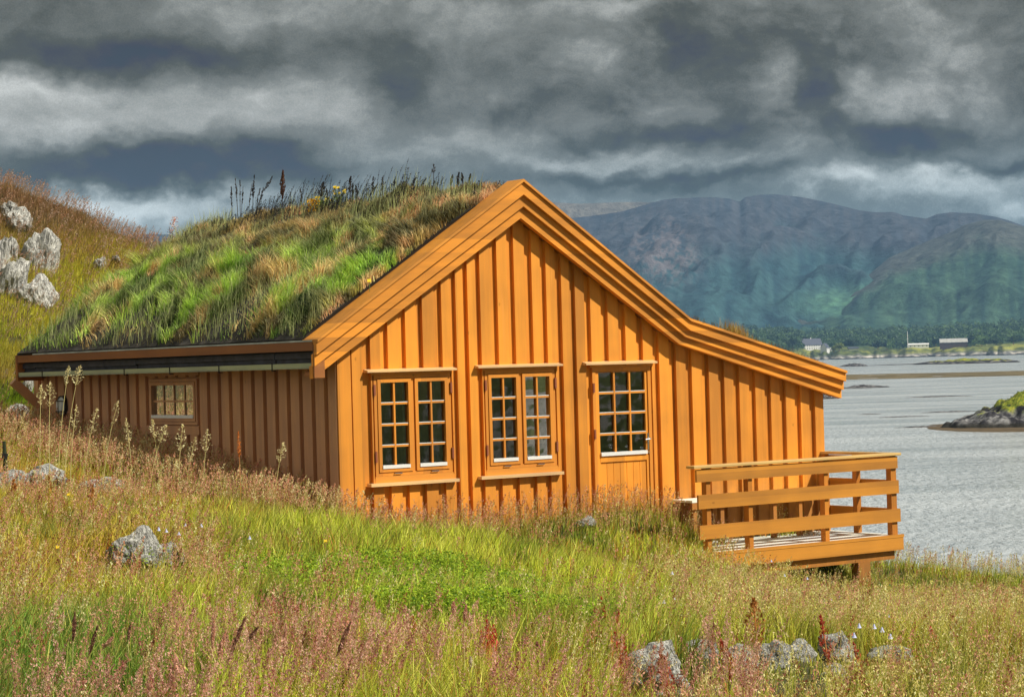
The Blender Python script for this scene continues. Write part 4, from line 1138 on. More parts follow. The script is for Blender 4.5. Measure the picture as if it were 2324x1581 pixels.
# ------------------------------------------------------------------ far shore, mountains
def mk_vcol(name, rough=0.9, bump=0.0, bscale=1.0, nmix=0.5):
    m, t, b = material(name)
    at_ = t.new('ShaderNodeAttribute', attribute_name='Col'); tc = t.new('ShaderNodeTexCoord')
    f = t.noise(tc.outputs['Object'], bscale, 6, 0.7)
    k = t.mapr(f, 0.3, 0.7, 1-nmix, 1+nmix)
    t.link(t.vmath('MULTIPLY', at_.outputs['Color'], t.mix(0.0, k, k) if False else _rep(t, k)), b.inputs['Base Color'])
    b.inputs['Roughness'].default_value = rough; b.inputs['Specular IOR Level'].default_value = 0.15
    if bump:
        bp = t.new('ShaderNodeBump'); bp.inputs['Distance'].default_value = bump; t.link(f, bp.inputs['Height']); t.link(bp.outputs[0], b.inputs['Normal'])
    return m
def _rep(t, k):
    c = t.new('ShaderNodeCombineXYZ')
    for i in range(3): t.link(k, c.inputs[i])
    return c.outputs[0]
HZ = lambda x: 825.5-0.028*(np.asarray(x, float)-CX)
def zz(zs): return np.array([(1203.9+a*0.482, 372.6+b*0.482) for a, b in zs])
def mountain(name, outline, x0, x1, d0, d1, base, power, gully, colf, nrow=220, step=5.0, dback=500, seed=0, wig=1.0):
    xs = np.arange(x0, x1+1, step); yt = np.interp(xs, outline[:, 0], outline[:, 1])
    e = (HZ(xs)-yt)/FPX
    v = np.concatenate([np.linspace(0, 1, nrow)**1.15, 1+np.linspace(0.02, 1, 14)])
    XX, VV = np.meshgrid(xs, v)
    dr = d1+ (vnoise(xs, xs*0, 260, seed)-0.5)*350
    D = np.where(VV <= 1, d0+(dr[None]-d0)*VV, dr[None]+(VV-1)*dback)
    top = e[None]*dr[None]
    wx = (XX-CX)/FPX*D
    g = 0.55-np.abs(fbm(wx+0.6*(D-d0), D*0.35, 300, seed+3, 3)-0.5)*4.0*0.6-np.abs(fbm(wx-0.3*(D-d0), D*0.35, 110, seed+5, 3)-0.5)*1.2
    f = np.clip(VV, 0, 1)
    prof = f**power*(1-0.0*f)
    H = base + (top+EYE-base)*prof
    H = H + gully*g*4*f*(1-f)*1.2
    H = H + (fbm(wx, D*1.0, 30, seed+7, 3)-0.5)*22*wig*np.sqrt(f)*(1-f**6)
    H = np.where(VV > 1, (top+EYE)*(1-(VV-1)*0.6), H)
    Wp = np.stack([wx, D, H], -1).reshape(-1, 3)
    n1, n2 = len(xs), len(v); ii = np.arange(n1*n2).reshape(n2, n1)
    Q = np.stack([ii[:-1, :-1], ii[:-1, 1:], ii[1:, 1:], ii[1:, :-1]], -1).reshape(-1, 4)
    Cc = colf(XX.ravel(), D.ravel(), H.ravel(), f.ravel(), g.ravel())
    o = tri_mesh(name, Wp, Q, M_mount, Cc, smooth=True); tag(o, kind='structure'); return o
M_mount = mk_vcol('mountain_side', bump=9.0, bscale=0.05, nmix=0.5)
ol_far = zz([(-600, 200), (60, 190), (110, 178), (250, 186), (330, 182), (450, 178), (570, 178), (760, 172), (900, 240)])
ol_main = zz([(-500, 330), (100, 290), (190, 255), (330, 240), (450, 222), (560, 190), (640, 168), (700, 160), (800, 157), (870, 155), (960, 162), (1003, 178), (1030, 155), (1100, 143), (1180, 142), (1300, 155),
               (1420, 180), (1560, 215), (1640, 226), (1730, 225), (1770, 240), (1880, 256), (1930, 235), (2000, 226), (2110, 232), (2200, 246), (2260, 262), (2340, 290), (2700, 330), (3200, 420)])
ol_right = zz([(1000, 790), (1300, 735), (1450, 660), (1560, 555), (1700, 440), (1830, 385), (1900, 355), (2000, 318), (2060, 285), (2150, 262), (2230, 262), (2324, 292), (2450, 310), (2800, 420), (3200, 560)])
def col_far(X, D, H, f, g):
    return mixc(V3(0.09, 0.085, 0.075), V3(0.20, 0.18, 0.15), sstep(0.0, 0.25, g+0.1*f))
def col_main(X, D, H, f, g):
    tre = mixc(V3(0.016, 0.052, 0.070), V3(0.050, 0.120, 0.125), vnoise(X, D*0.05, 12, 3))  # tree and heath colours carry part of the haze's blue
    heath = mixc(V3(0.044, 0.058, 0.080), V3(0.080, 0.085, 0.100), vnoise(X, D*0.05, 9, 4))
    c = mixc(tre, heath, sstep(0.55, 0.85, f+(g)*0.5))
    cx = (X-1500)/75; yy = HZ(X)-(H-EYE)/D*FPX
    rk_ = np.exp(-(((X-1500-(yy-570)*0.25)/65)**2+((yy-575)/55)**2))+0.8*np.exp(-(((X-1545-(yy-540)*0.55)/22)**2+((yy-540)/45)**2))
    c = mixc(c, V3(0.16, 0.14, 0.15), np.clip(rk_*sstep(0.35, 0.6, vnoise(X, yy, 14, 8)*0.5+vnoise(X, yy, 5, 9)*0.5)*1.6, 0, 0.9))
    br = np.exp(-(((X-2010)/150)**2+((yy-690)/35)**2))  # sunlit patch on the lower slope, its light put into the colour
    c = mixc(c, V3(0.16, 0.36, 0.20), np.clip(br*0.9*(0.5+vnoise(X, yy, 10, 12)), 0, 0.9))
    return c
def col_right(X, D, H, f, g):
    c = mixc(V3(0.022, 0.062, 0.052), V3(0.080, 0.160, 0.095), vnoise(X, D*0.05, 11, 5))
    return mixc(c, V3(0.095, 0.105, 0.095), sstep(0.72, 0.95, f+g*0.35))
mountain('mountains', ol_far, 600, 1700, 5300, 5700, 60, 1.0, 40, col_far, nrow=60, seed=5)
mountain('mountains', ol_main, 300, 3500, 3500, 4900, -25, 1.05, 75, col_main, seed=1)
mountain('mountains', ol_right, 1400, 3500, 3380, 4250, -25, 0.92, 40, col_right, nrow=160, seed=9, wig=1.2)
# far shore land
xs = np.arange(700, 3500, 4.0); v = np.concatenate([np.linspace(-0.02, 0.08, 26), np.linspace(0.085, 1.0, 110), np.linspace(1.02, 1.6, 40)])
XX, VV = np.meshgrid(xs, v)
yw = np.interp(XX, [1300, 1750, 1839, 1930, 2061, 2324, 2900], [833, 820.5, 817, 814.6, 811.0, 804.5, 790])
dsh = EYE*FPX/np.maximum(yw-HZ(XX), 8.8); dsh = dsh*(1+0.03*(vnoise(XX, XX*0, 40, 3)-0.5)+0.02*(vnoise(XX, XX*0, 11, 4)-0.5))
D = dsh+VV*800
wx = (XX-CX)/FPX*D
H = np.interp(VV, [-0.02, 0, 0.03, 0.09, 0.35, 1.0, 1.6], [-1.5, 0.0, 4.5, 11.0, 18, 36, 52])
H = H+(fbm(wx, D, 60, 31, 5)-0.5)*np.interp(VV, [0, 0.03, 0.2, 1, 1.6], [1.5, 5.5, 9, 22, 30])
H = np.where(VV <= 0, -1.5, H)
ii = np.arange(XX.size).reshape(XX.shape); Q = np.stack([ii[:-1, :-1], ii[:-1, 1:], ii[1:, 1:], ii[1:, :-1]], -1).reshape(-1, 4)
Hf = H.ravel(); n1 = fbm(wx.ravel(), D.ravel(), 40, 44, 4); n2 = fbm(wx.ravel(), D.ravel(), 12, 46, 3)
Cc = mixc(V3(0.14, 0.17, 0.045), V3(0.33, 0.34, 0.07), sstep(0.4, 0.62, n1))
Cc = mixc(Cc, V3(0.05, 0.075, 0.03), sstep(0.45, 0.6, n2)*0.8)
Cc = mixc(Cc, V3(0.05, 0.09, 0.03), sstep(0.12, 0.3, VV.ravel()))
rockm = sstep(6.5, 3.0, Hf+(n2-0.5)*7)
Cc = mixc(Cc, mixc(V3(0.16, 0.16, 0.16), V3(0.62, 0.58, 0.52), sstep(0.42, 0.62, n2)), rockm)
Cc = mixc(Cc, V3(0.03, 0.03, 0.03), sstep(1.6, 0.7, Hf))
M_shore = mk_vcol('shore_ground', bump=1.0, bscale=0.5, nmix=0.3)
fs_o = tri_mesh('far_shore', np.stack([wx.ravel(), D.ravel(), Hf], -1), Q, M_shore, Cc, smooth=True); tag(fs_o, kind='structure')
def shore_pt(x, v):
    yw = np.interp(x, [1300, 1750, 1839, 1930, 2061, 2324, 2900], [833, 820.5, 817, 814.6, 811.0, 804.5, 790])
    i = int(np.argmin(abs(xs-x))); j = int(np.argmin(abs(globals()['v_sh']-v)))
    return float(wx[j, i]), float(D[j, i]), float(H[j, i])
v_sh = v
# far woods: crowns of leaf clumps
fv = Veg()
def mountain_woods(n, ol, x0, x1, y0f, y1f, dd0, dd1, seed):
    pass
n = 7600
px = rng.uniform(1480, 2750, n); vv = rng.random(n)**1.1*1.16+0.04
pos = []
iX = np.clip(((px-700)/4.0).astype(int), 0, len(xs)-1); jX = np.clip(np.searchsorted(v, vv), 0, len(v)-1)
bx, by, bz = wx[jX, iX], D[jX, iX], H[jX, iX]
keep = (fbm(bx, by, 90, 66, 3) > 0.50-0.35*sstep(0.12, 0.4, vv)) & (vv > 0.07+0.05*vnoise(bx, by, 70, 5))
for hx_ in (1840, 1873, 2085, 2164, 1935): keep &= ~((abs(px-hx_) < 32) & (vv < 0.17))
bx, by, bz = bx[keep], by[keep], bz[keep]; n = len(bx)
r = rng.uniform(3.5, 8.0, n); hh = r*rng.uniform(1.0, 1.7, n)
K = 46
dirs = rng.normal(0, 1, (n, K, 3)); dirs /= np.linalg.norm(dirs, axis=-1, keepdims=True); dirs[..., 2] = np.abs(dirs[..., 2])*1.1-0.1
rad = rng.uniform(0.55, 1.05, (n, K, 1))
c = np.stack([bx, by, bz+hh*0.25], -1)[:, None]+dirs*rad*np.stack([r, r, hh], -1)[:, None]
colr = mixc(V3(0.045, 0.095, 0.050), V3(0.15, 0.25, 0.08), rng.random(n)**1.5)
leaves(fv, c.reshape(-1, 3), np.repeat(r*0.34, K)*rng.uniform(0.6, 1.3, n*K), np.repeat(colr, K, 0)*rng.uniform(0.7, 1.35, (n*K, 1)), 0.3)
fo = fv.build('forest'); tag(fo, 'dark green woods covering the plain under the mountains', 'forest', kind='stuff')

def far_tree(x, v_, hgt, rad, c0, c1, label):
    bx, by, bz = shore_pt(x, v_); root = empty('tree', (bx, by, bz-0.3)); tag(root, label, 'tree', 'trees near the far houses')
    q = MB(); q.tube([(0, 0, 0), (0.1, 0, hgt*0.3), (0, 0.1, hgt*0.6)], [0.5, 0.35, 0.15], 6); q.build('trunk', M_brown, root)
    g = Veg(); K = 420; d = rng.normal(0, 1, (K, 3)); d /= np.linalg.norm(d, axis=1)[:, None]
    lump = 0.75+0.45*np.array([mnoise.noise(Vector(q_)*1.7+Vector((x, v_*9, 0))) for q_ in d])
    P = d*lump[:, None]*rng.uniform(0.5, 1.0, K)[:, None]*np.array([rad, rad, hgt*0.42])+np.array([0, 0, hgt*0.58])
    leaves(g, P, rng.uniform(0.5, 1.0, K)*rad*0.24, mixc(c0, c1, rng.random(K)), 0.3)
    g.build('crown', M_leaf, root)
for i, (x, v_, h_, r_, lab) in enumerate([
    (1783, 0.16, 15, 9, 'dark broad tree left of the white house across the fjord'),
    (1801, 0.20, 17, 8, 'dark tree right behind the left end of the white house'),
    (1828, 0.22, 19, 9, 'tall dark tree rising behind the roof of the white house'),
    (1846, 0.24, 16, 8, 'dark tree behind the right gable of the white house'),
    (1906, 0.09, 13, 8, 'light green round tree right of the small white cottage'),
    (1893, 0.08, 8, 5, 'small yellow green bush tree beside the light green round tree'),
    (1930, 0.16, 14, 9, 'dark tree between the light green tree and the grassy knoll'),
    (1992, 0.14, 13, 9, 'dark tree right behind the grassy knoll'),
    (2012, 0.13, 12, 7, 'dark rounded tree just left of the flagpole'),
    (2125, 0.14, 12, 8, 'dark tree between the low white building and the barn'),
    (2205, 0.14, 15, 9, 'dark tree at the right end of the grey barn'),
    (2228, 0.12, 11, 7, 'mid green tree, second to the right of the grey barn'),
    (2262, 0.10, 10, 7, 'mid green tree, third to the right of the grey barn'),
    (2300, 0.10, 12, 8, 'mid green tree nearest the right edge on the far shore')]):
    light = i in (4, 5)
    far_tree(x, v_, h_, r_, V3(0.16, 0.22, 0.04) if light else V3(0.018, 0.045, 0.018), V3(0.32, 0.36, 0.07) if light else (V3(0.10, 0.16, 0.04) if i > 10 else V3(0.045, 0.085, 0.03)), lab)
M_slate = plain('dark_slate_roof', (0.07, 0.08, 0.12), 0.7, nz=0.2, nscale=0.5)
M_hw = plain('far_white_boards', (0.80, 0.80, 0.80), 0.7)
M_barn = plain('dark_red_boards', (0.10, 0.06, 0.05), 0.8, nz=0.3, nscale=0.5)
M_tin = plain('pale_tin_roof', (0.50, 0.50, 0.48), 0.5, nz=0.15, nscale=0.3)
M_pane = plain('dark_pane', (0.05, 0.06, 0.08), 0.2)
def far_house(name, x, v_, wl_, dp, hw_, hr, rz, mw, mr, label, cat, rows=0, cols=0, chim=True, dz=0.0, over=0.6):
    bx, by, bz = shore_pt(x, v_); root = empty(name, (bx, by, bz+dz), math.radians(rz)); tag(root, label, cat)
    q = MB(); q.box(-wl_/2, wl_/2, -dp/2, dp/2, -3.5, hw_)
    k = len(q.v); q.v += [(-wl_/2, -dp/2, hw_), (-wl_/2, dp/2, hw_), (-wl_/2, 0, hw_+hr-0.3), (wl_/2, -dp/2, hw_), (wl_/2, dp/2, hw_), (wl_/2, 0, hw_+hr-0.3)]
    q.f += [(k, k+1, k+2), (k+3, k+5, k+4)]
    w_ = q.build('wall', mw, root)
    q = MB()
    for sg_ in (-1, 1):
        k = len(q.v); a = wl_/2+over; b = dp/2+over*0.7; zl = hw_-hr*over*0.7/(dp/2)
        q.v += [(-a, sg_*b, zl), (a, sg_*b, zl), (a, 0, hw_+hr), (-a, 0, hw_+hr), (-a, sg_*b, zl-0.3), (a, sg_*b, zl-0.3), (a, 0, hw_+hr-0.3), (-a, 0, hw_+hr-0.3)]
        q.f += [tuple(k+i_ for i_ in f) for f in ((0, 1, 2, 3), (7, 6, 5, 4), (0, 4, 5, 1), (1, 5, 6, 2), (2, 6, 7, 3), (3, 7, 4, 0))]
    r_ = q.build('roof', mr, root)
    if chim:
        q = MB(); q.box(-0.6, 0.6, -0.5, 0.5, hw_+hr-0.6, hw_+hr+1.4); q.build('chimney', M_hw, r_)
    for j in range(rows):
        for i in range(cols):
            xx = -wl_/2+wl_*(i+0.5)/cols; z = hw_*(j+0.5)/rows
            q = MB(); q.box(xx-0.55, xx+0.55, -dp/2-0.06, -dp/2-0.01, z-0.75, z+0.75); q.build('window', M_pane, root)
    return root
far_house('house', 1840, 0.10, 29, 12, 7.0, 8.2, 24, M_hw, M_slate, 'large white house with a steep dark roof across the fjord', 'house', 2, 8, dz=0.8)
far_house('cottage', 1874, 0.10, 10, 9, 4.6, 5.5, 60, M_hw, M_slate, 'small white cottage right beside the large white house', 'house', 1, 2, chim=False, dz=0.6)
far_house('shed', 1888, 0.10, 5, 4, 2.2, 1.6, 10, M_hw, M_tin, 'tiny white shed between the cottage and the light green tree', 'shed', 0, 0, chim=False)
far_house('boathouse', 2085, 0.11, 26, 9, 3.8, 1.6, -4, M_hw, M_hw, 'long low white building beside the flagpole', 'building', 1, 5, chim=False, dz=0.8)
far_house('barn', 2164, 0.10, 34, 13, 5.4, 4.6, -8, M_barn, M_tin, 'dark walled barn with a pale tin roof across the fjord', 'barn', 0, 0, chim=False, dz=1.5)
far_house('shed', 2153, 0.085, 12, 5, 2.4, 1.2, -4, M_hw, M_tin, 'low pale shed in front of the dark walled barn', 'shed', 0, 0, chim=False, dz=1.0)
far_house('shed', 1935, 0.10, 13, 6, 3.0, 1.5, 4, M_grey, M_slate, 'low grey shed right of the light green tree', 'shed', 0, 0, chim=False, dz=0.5)
bx, by, bz = shore_pt(2060, 0.10); fp = empty('flagpole', (bx, by, bz)); tag(fp, 'white flagpole left of the long low white building', 'flagpole')
q = MB(); q.tube([(0, 0, -1), (0, 0, 15), (0, 0, 21)], [0.55, 0.5, 0.3], 8); q.build('pole', M_hw, fp)
q = MB(); q.tube([(0, 0, 21.0), (0, 0, 21.3), (0, 0, 21.7)], [0.5, 0.8, 0.3], 8); q.build('finial', M_hw, fp)

# ------------------------------------------------------------------ skerries and the island
def islet(name, cx_px, y_base, w_px, h_px, dep, seed, green=0.0, kelp=0.0, res=90, rough=1.0, skirt=0.35, sharp=0.6):
    base = on_z(cx_px, y_base, 0.0); d = base.y; rx = w_px/2/FPX*d; hz_ = h_px/FPX*d; ry = dep
    a = np.linspace(-1.35, 1.35, res); b = np.linspace(-1.35, 1.35, res); A, B = np.meshgrid(a, b)
    rr = np.sqrt(A**2+B**2)+(fbm(A*5+seed, B*5, 2.0, seed, 4)-0.5)*0.7
    prof = np.clip(1-rr, -0.4, 1); z = np.where(prof > 0, prof**sharp, prof*1.2)*hz_
    z += (fbm(A*9+3, B*9, 1.2, seed+2, 5)-0.5)*hz_*0.75*rough*(prof > -0.1)*np.clip(prof+0.3, 0, 1)
    z -= hz_*0.06
    X = base.x+A*rx; Y = base.y+ry+B*ry
    zf = z.ravel()/hz_; n2 = fbm(A.ravel()*9, B.ravel()*9, 0.8, seed+9, 4)
    Cc = mixc(V3(0.035, 0.035, 0.045), V3(0.30, 0.30, 0.31), sstep(0.42, 0.78, n2))
    Cc = mixc(Cc, V3(0.035, 0.034, 0.030), sstep(0.22, 0.08, zf))
    if green: Cc = mixc(Cc, mixc(V3(0.12, 0.20, 0.03), V3(0.38, 0.36, 0.05), rng.random(len(zf))), sstep(0.50, 0.66, zf+(n2-0.5)*0.9)*green)
    ii = np.arange(res*res).reshape(res, res); Q = np.stack([ii[:-1, :-1], ii[:-1, 1:], ii[1:, 1:], ii[1:, :-1]], -1).reshape(-1, 4)
    o = tri_mesh(name, np.stack([X.ravel(), Y.ravel(), z.ravel()], -1), Q, M_islet, Cc, smooth=False); tag(o, kind='structure')
    return base, rx, hz_, (X, Y, z)
M_islet = mk_vcol('skerry_rock', bump=0.15, bscale=2.0, nmix=0.45)
islet('skerry', 1953, 831, 62, 7, 18, 3)
islet('skerry', 2235, 824, 230, 11, 40, 5, green=1.0)
islet('skerry', 2050, 827.5, 300, 1.6, 8, 6)
islet('skerry', 1962, 880, 110, 7, 2.5, 7)
islet('skerry', 2130, 900.5, 150, 2.4, 1.2, 9)
islet('skerry', 1880, 905, 60, 9, 3, 12)
islet('skerry', 2050, 946, 120, 1.8, 0.6, 14); islet('skerry', 2160, 935, 130, 2.4, 0.8, 15); islet('skerry', 1975, 940, 50, 1.5, 0.5, 16)
islet('skerry', 2110, 969, 150, 3, 0.6, 17)
# the headland on the right, outside the picture, that the panes of the gable mirror
A, B = np.meshgrid(np.linspace(-1, 1, 150), np.linspace(-1, 1, 150))
Xh = 92+A*38; Yh = 2+B*75
zh = (1-np.abs(A)**1.6)*(1-np.abs(B)**3)*(13+14*(fbm(Xh, Yh, 28, 61, 5)-0.5))+(fbm(Xh, Yh, 6, 63, 4)-0.5)*4*(1-np.abs(A)**2)-1.2
nn = fbm(Xh, Yh, 7, 67, 4).ravel(); Cc = mixc(V3(0.07, 0.12, 0.03), V3(0.16, 0.20, 0.05), sstep(0.35, 0.6, nn)); Cc = mixc(Cc, V3(0.42, 0.42, 0.40), sstep(0.48, 0.56, fbm(Xh.ravel(), Yh.ravel(), 9, 69, 4)))
ii = np.arange(A.size).reshape(A.shape); Q = np.stack([ii[:-1, :-1], ii[:-1, 1:], ii[1:, 1:], ii[1:, :-1]], -1).reshape(-1, 4)
o = tri_mesh('headland', np.stack([Xh.ravel(), Yh.ravel(), zh.ravel()], -1), Q, M_islet, Cc, smooth=True); tag(o, kind='structure')
# tidal flat: a low brown bar right across the fjord
bar0 = on_z(1850, 863, 0).y
a = np.linspace(1500, 3000, 300); b = np.linspace(0, 1, 24); A, B = np.meshgrid(a, b)
y0_ = np.interp(A, [1500, 1905, 2324, 3000], [869, 862.5, 852.5, 836]); d0_ = EYE*FPX/(y0_-HZ(A)); y1_ = np.interp(A, [1500, 1905, 2324, 3000], [864, 850.5, 841.5, 826]); d1_ = EYE*FPX/(y1_-HZ(A))
Dm = d0_+(d1_-d0_)*B; Xm = (A-CX)/FPX*Dm
Zm = (0.10+0.30*fbm(Xm, Dm, 14, 5, 4))*np.minimum(1, 6*np.minimum(B, 1-B))*1.0-0.12*(np.minimum(B, 1-B) < 0.02)
nn = fbm(Xm, Dm, 6, 8, 4).ravel(); Cc = mixc(V3(0.11, 0.095, 0.06), V3(0.19, 0.155, 0.09), sstep(0.35, 0.65, nn)); Cc = mixc(Cc, V3(0.30, 0.29, 0.27), sstep(0.72, 0.76, nn))
ii = np.arange(A.size).reshape(A.shape); Q = np.stack([ii[:-1, :-1], ii[:-1, 1:], ii[1:, 1:], ii[1:, :-1]], -1).reshape(-1, 4)
o = tri_mesh('tidal_flat', np.stack([Xm.ravel(), Dm.ravel(), Zm.ravel()], -1), Q, M_islet, Cc, smooth=True); tag(o, kind='structure')
# the near island on the right, with a kelp apron
base, rx_, hz_, isl = islet('island', 2375, 973, 380, 80, 9, 21, green=1.0, res=170, rough=0.5, sharp=1.0)
kq = np.linspace(0, 2*math.pi, 80); kr = 1.0+0.12*np.array([mnoise.noise(Vector((math.cos(q_)*2, math.sin(q_)*2, 3.3))) for q_ in kq])
ctr = Vector((base.x, base.y+8.6, 0))
Vk = [(ctr.x, ctr.y, 0.10)]; 
for f_, z_ in ((0.75, 0.09), (0.93, 0.05), (1.0, -0.05)):
    Vk += [(ctr.x+math.cos(q_)*rx_*1.30*k_*f_, ctr.y-1.4+math.sin(q_)*(13.5)*k_*f_, z_) for q_, k_ in zip(kq, kr)]
q = MB(); q.v = Vk; nq = 80
for i in range(nq):
    j = (i+1) % nq; q.f.append((0, 1+i, 1+j)); q.f.append((1+i, 1+nq+i, 1+nq+j, 1+j)); q.f.append((1+nq+i, 1+2*nq+i, 1+2*nq+j, 1+nq+j))
M_kelp = plain('brown_kelp', (0.11, 0.075, 0.038), 0.6, nz=0.5, nscale=1.3)
o = q.build('kelp_bed', M_kelp); tag(o, kind='structure')
ig = Veg(); X, Y, Z = [q_.ravel() for q_ in isl]; n = 9000; i_ = rng.integers(0, len(X), n*3); i_ = i_[Z[i_] > hz_*0.58][:n]; n = len(i_)
P = np.stack([X[i_]+rng.normal(0, 0.08, n), Y[i_]+rng.normal(0, 0.1, n), Z[i_]-0.03], -1); h = rng.uniform(0.05, 0.16, n)
n1 = fbm(P[:, 0], P[:, 1], 2.0, 5, 3)
blades(ig, P, h, np.full(n, 0.035), np.stack([rng.normal(0, 0.05, n), rng.normal(0, 0.05, n), np.zeros(n)], -1), mixc(V3(0.10, 0.20, 0.03), V3(0.38, 0.38, 0.06), sstep(0.35, 0.65, n1))*rng.uniform(0.6, 1.2, n)[:, None])
o = ig.build('island_grass'); tag(o, 'yellow green grass on top of the rocky island', 'grass', kind='stuff')

# ------------------------------------------------------------------ haze
def mk_haze():
    m = bpy.data.materials.new('haze_air'); m.use_nodes = True; t = NT(m.node_tree); t.n.remove(t.n['Principled BSDF'])
    pv = t.new('ShaderNodeVolumePrincipled'); pv.inputs['Color'].default_value = (0.31, 0.58, 1.0, 1); pv.inputs['Density'].default_value = HAZE
    pv.inputs['Anisotropy'].default_value = 0.0
    t.link(pv.outputs[0], t.n['Material Output'].inputs['Volume']); return m
HAZE = 0.000088
hb = MB(); hb.box(-9300, 9300, -600, 10200, -7, 430)
ho_ = hb.build('haze', mk_haze()); tag(ho_, kind='stuff'); ho_['label'] = 'pale blue haze in the air over the fjord'; ho_['category'] = 'haze'
# ------------------------------------------------------------------ rocks
def rock_mesh(seed, sub=4, jag=0.35, slab=False):
    bm = bmesh.new(); bmesh.ops.create_icosphere(bm, subdivisions=sub, radius=1.0)
    off = Vector((seed*3.7, seed*1.3, seed*2.1))
    rs_ = random.Random(seed); planes = []
    for _ in range(9):
        d = Vector((rs_.gauss(0, 1), rs_.gauss(0, 1), rs_.gauss(0, 1))).normalized(); planes.append((d, rs_.uniform(0.55, 0.88)))
    for v in bm.verts:
        p = v.co.normalized(); r = 1.0
        for d, k in planes:
            c_ = p.dot(d)
            if c_*r > k: r = k/c_
        r *= 1+jag*0.7*mnoise.fractal(p*1.6+off, 1.0, 2.0, 5)-0.07*abs(mnoise.noise(p*5+off))+0.06*mnoise.noise(p*11+off)
        v.co = p*r
    me = bpy.data.meshes.new('rock'); bm.to_mesh(me); bm.free(); me.materials.append(M_rock); return me
RM = [rock_mesh(i+1) for i in range(6)]
def put_rock(X, Y, Z, sx, sy, sz, rot, k, label, tilt=0.0, name='rock'):
    o = bpy.data.objects.new(name, RM[k % 6]); C.objects.link(o); o.location = (X, Y, Z); o.scale = (sx, sy, sz)
    o.rotation_euler = (0, tilt, rot); tag(o, label, 'rock', 'grey rocks in the meadow and on the hillside'); return o
for i, (X_, Y_, Z_, w_, h_, lab_) in enumerate(RK_):
    tz_ = at(0, 0, 1).z*0+at((ROCKS[i][0]+ROCKS[i][1])/2, ROCKS[i][2], Y_).z; lo_z = Z_-0.06; half = max(0.04, (tz_-lo_z)/2)
    put_rock(X_, Y_, (tz_+lo_z)/2, w_*0.66, w_*0.5, half*1.18, random.uniform(-0.4, 0.4), i, lab_)
HR = [(68,110,556,655,.12,'tall pointed pale rock slab on the hillside'), (58,104,657,718,-.1,'rugged pale boulder directly under the tall pointed slab'), (-14,14,556,660,.1,'grey rock face cut by the left edge of the photo'),
      (4,44,622,712,.35,'long leaning rock between the left edge and the rugged boulder'), (12,30,560,624,.1,'dark narrow rock above the long leaning one'), (22,56,494,542,.2,'rounded pale rock high on the hillside'),
      (8,28,470,498,0,'small pale rock nearest the hilltop at the left edge'), (217,233,595,620,.2,'pale rock just left of the sod roof edge'), (257,268,583,594,0,'small pale stone above the sod roof edge'),
      (56,72,870,905,.1,'white rock beside the brace of the eave'), (28,52,928,962,0,'white rock low at the left edge by the corner post')]
for i, (x0, x1, y0, y1, tl_, lab_) in enumerate(HR):
    X_, Y_, Z_ = meet((x0+x1)/2, (y0+y1)/2, 32.0, 48.0); w_ = (x1-x0)/FPX*Y_; h_ = (y1-y0)/FPX*Y_
    put_rock(X_, Y_+0.05, Z_, w_*1.1, 0.6, h_*0.95, 0.2, i+2, lab_, tl_)
X_, Y_, Z_ = meet(1329, 1205, 20, 30); put_rock(X_, Y_-0.05, Z_+0.10, 0.14, 0.08, 0.09, 0.2, 3, 'dark stone lying in the grass left of the door')

# ------------------------------------------------------------------ single plants
def stalk_tube(pts, r0, r1, n=5):
    q = MB(); q.tube(pts, [r0+(r1-r0)*i/(len(pts)-1) for i in range(len(pts))], n); return q
M_stalk_dark = plain('dry_dark_stalk', (0.05, 0.04, 0.035), 0.8)
M_stalk_straw = plain('straw_stalk', (0.62, 0.54, 0.22), 0.7)
M_stalk_red = plain('red_stalk', (0.55, 0.22, 0.06), 0.7)
M_stalk_green = plain('green_stalk', (0.16, 0.24, 0.05), 0.7)
def head(root, name, base, tipv, L, wid, K, size, col, colvar=0.3, shape=0.8, up=0.6):
    """a seed head along base -> base + tipv"""
    g = Veg(); b = np.array(base); tv = np.array(tipv, float)
    u = rng.random(K); ang = rng.random(K)*2*np.pi
    d = tv/np.linalg.norm(tv); a = np.cross(d, [0.3, 1, 0.2]); a /= np.linalg.norm(a); c2 = np.cross(d, a)
    r = wid*np.sin(np.pi*np.clip(u, 0.03, 0.97)**shape)*np.sqrt(rng.random(K))
    P = b+u[:, None]*tv+(np.cos(ang)*r)[:, None]*a+(np.sin(ang)*r)[:, None]*c2
    ax = d*up+(np.cos(ang))[:, None]*a*(1-up)+(np.sin(ang))[:, None]*c2*(1-up)+rng.normal(0, 0.25, (K, 3)); ax /= np.linalg.norm(ax, axis=1)[:, None]
    bb = np.cross(ax, rng.normal(0, 1, (K, 3))); bb /= np.linalg.norm(bb, axis=1)[:, None]
    s = size*rng.uniform(0.6, 1.3, K)[:, None]
    V = np.stack([P-ax*s, P+bb*s*0.42, P+ax*s, P-bb*s*0.42], 1)
    T = np.array([[0, 1, 2], [0, 2, 3]])[None]+np.arange(K)[:, None, None]*4
    cc = np.array(col)[None]*rng.uniform(1-colvar, 1+colvar, K)[:, None]
    g.add(V, T, np.repeat(cc[:, None, :], 4, 1)); return g.build(name, M_leaf, root)
def curve_pts(h, lean, n=6, p=2.0): return [(lean[0]*(i/n)**p, lean[1]*(i/n)**p, h*i/n) for i in range(n+1)]
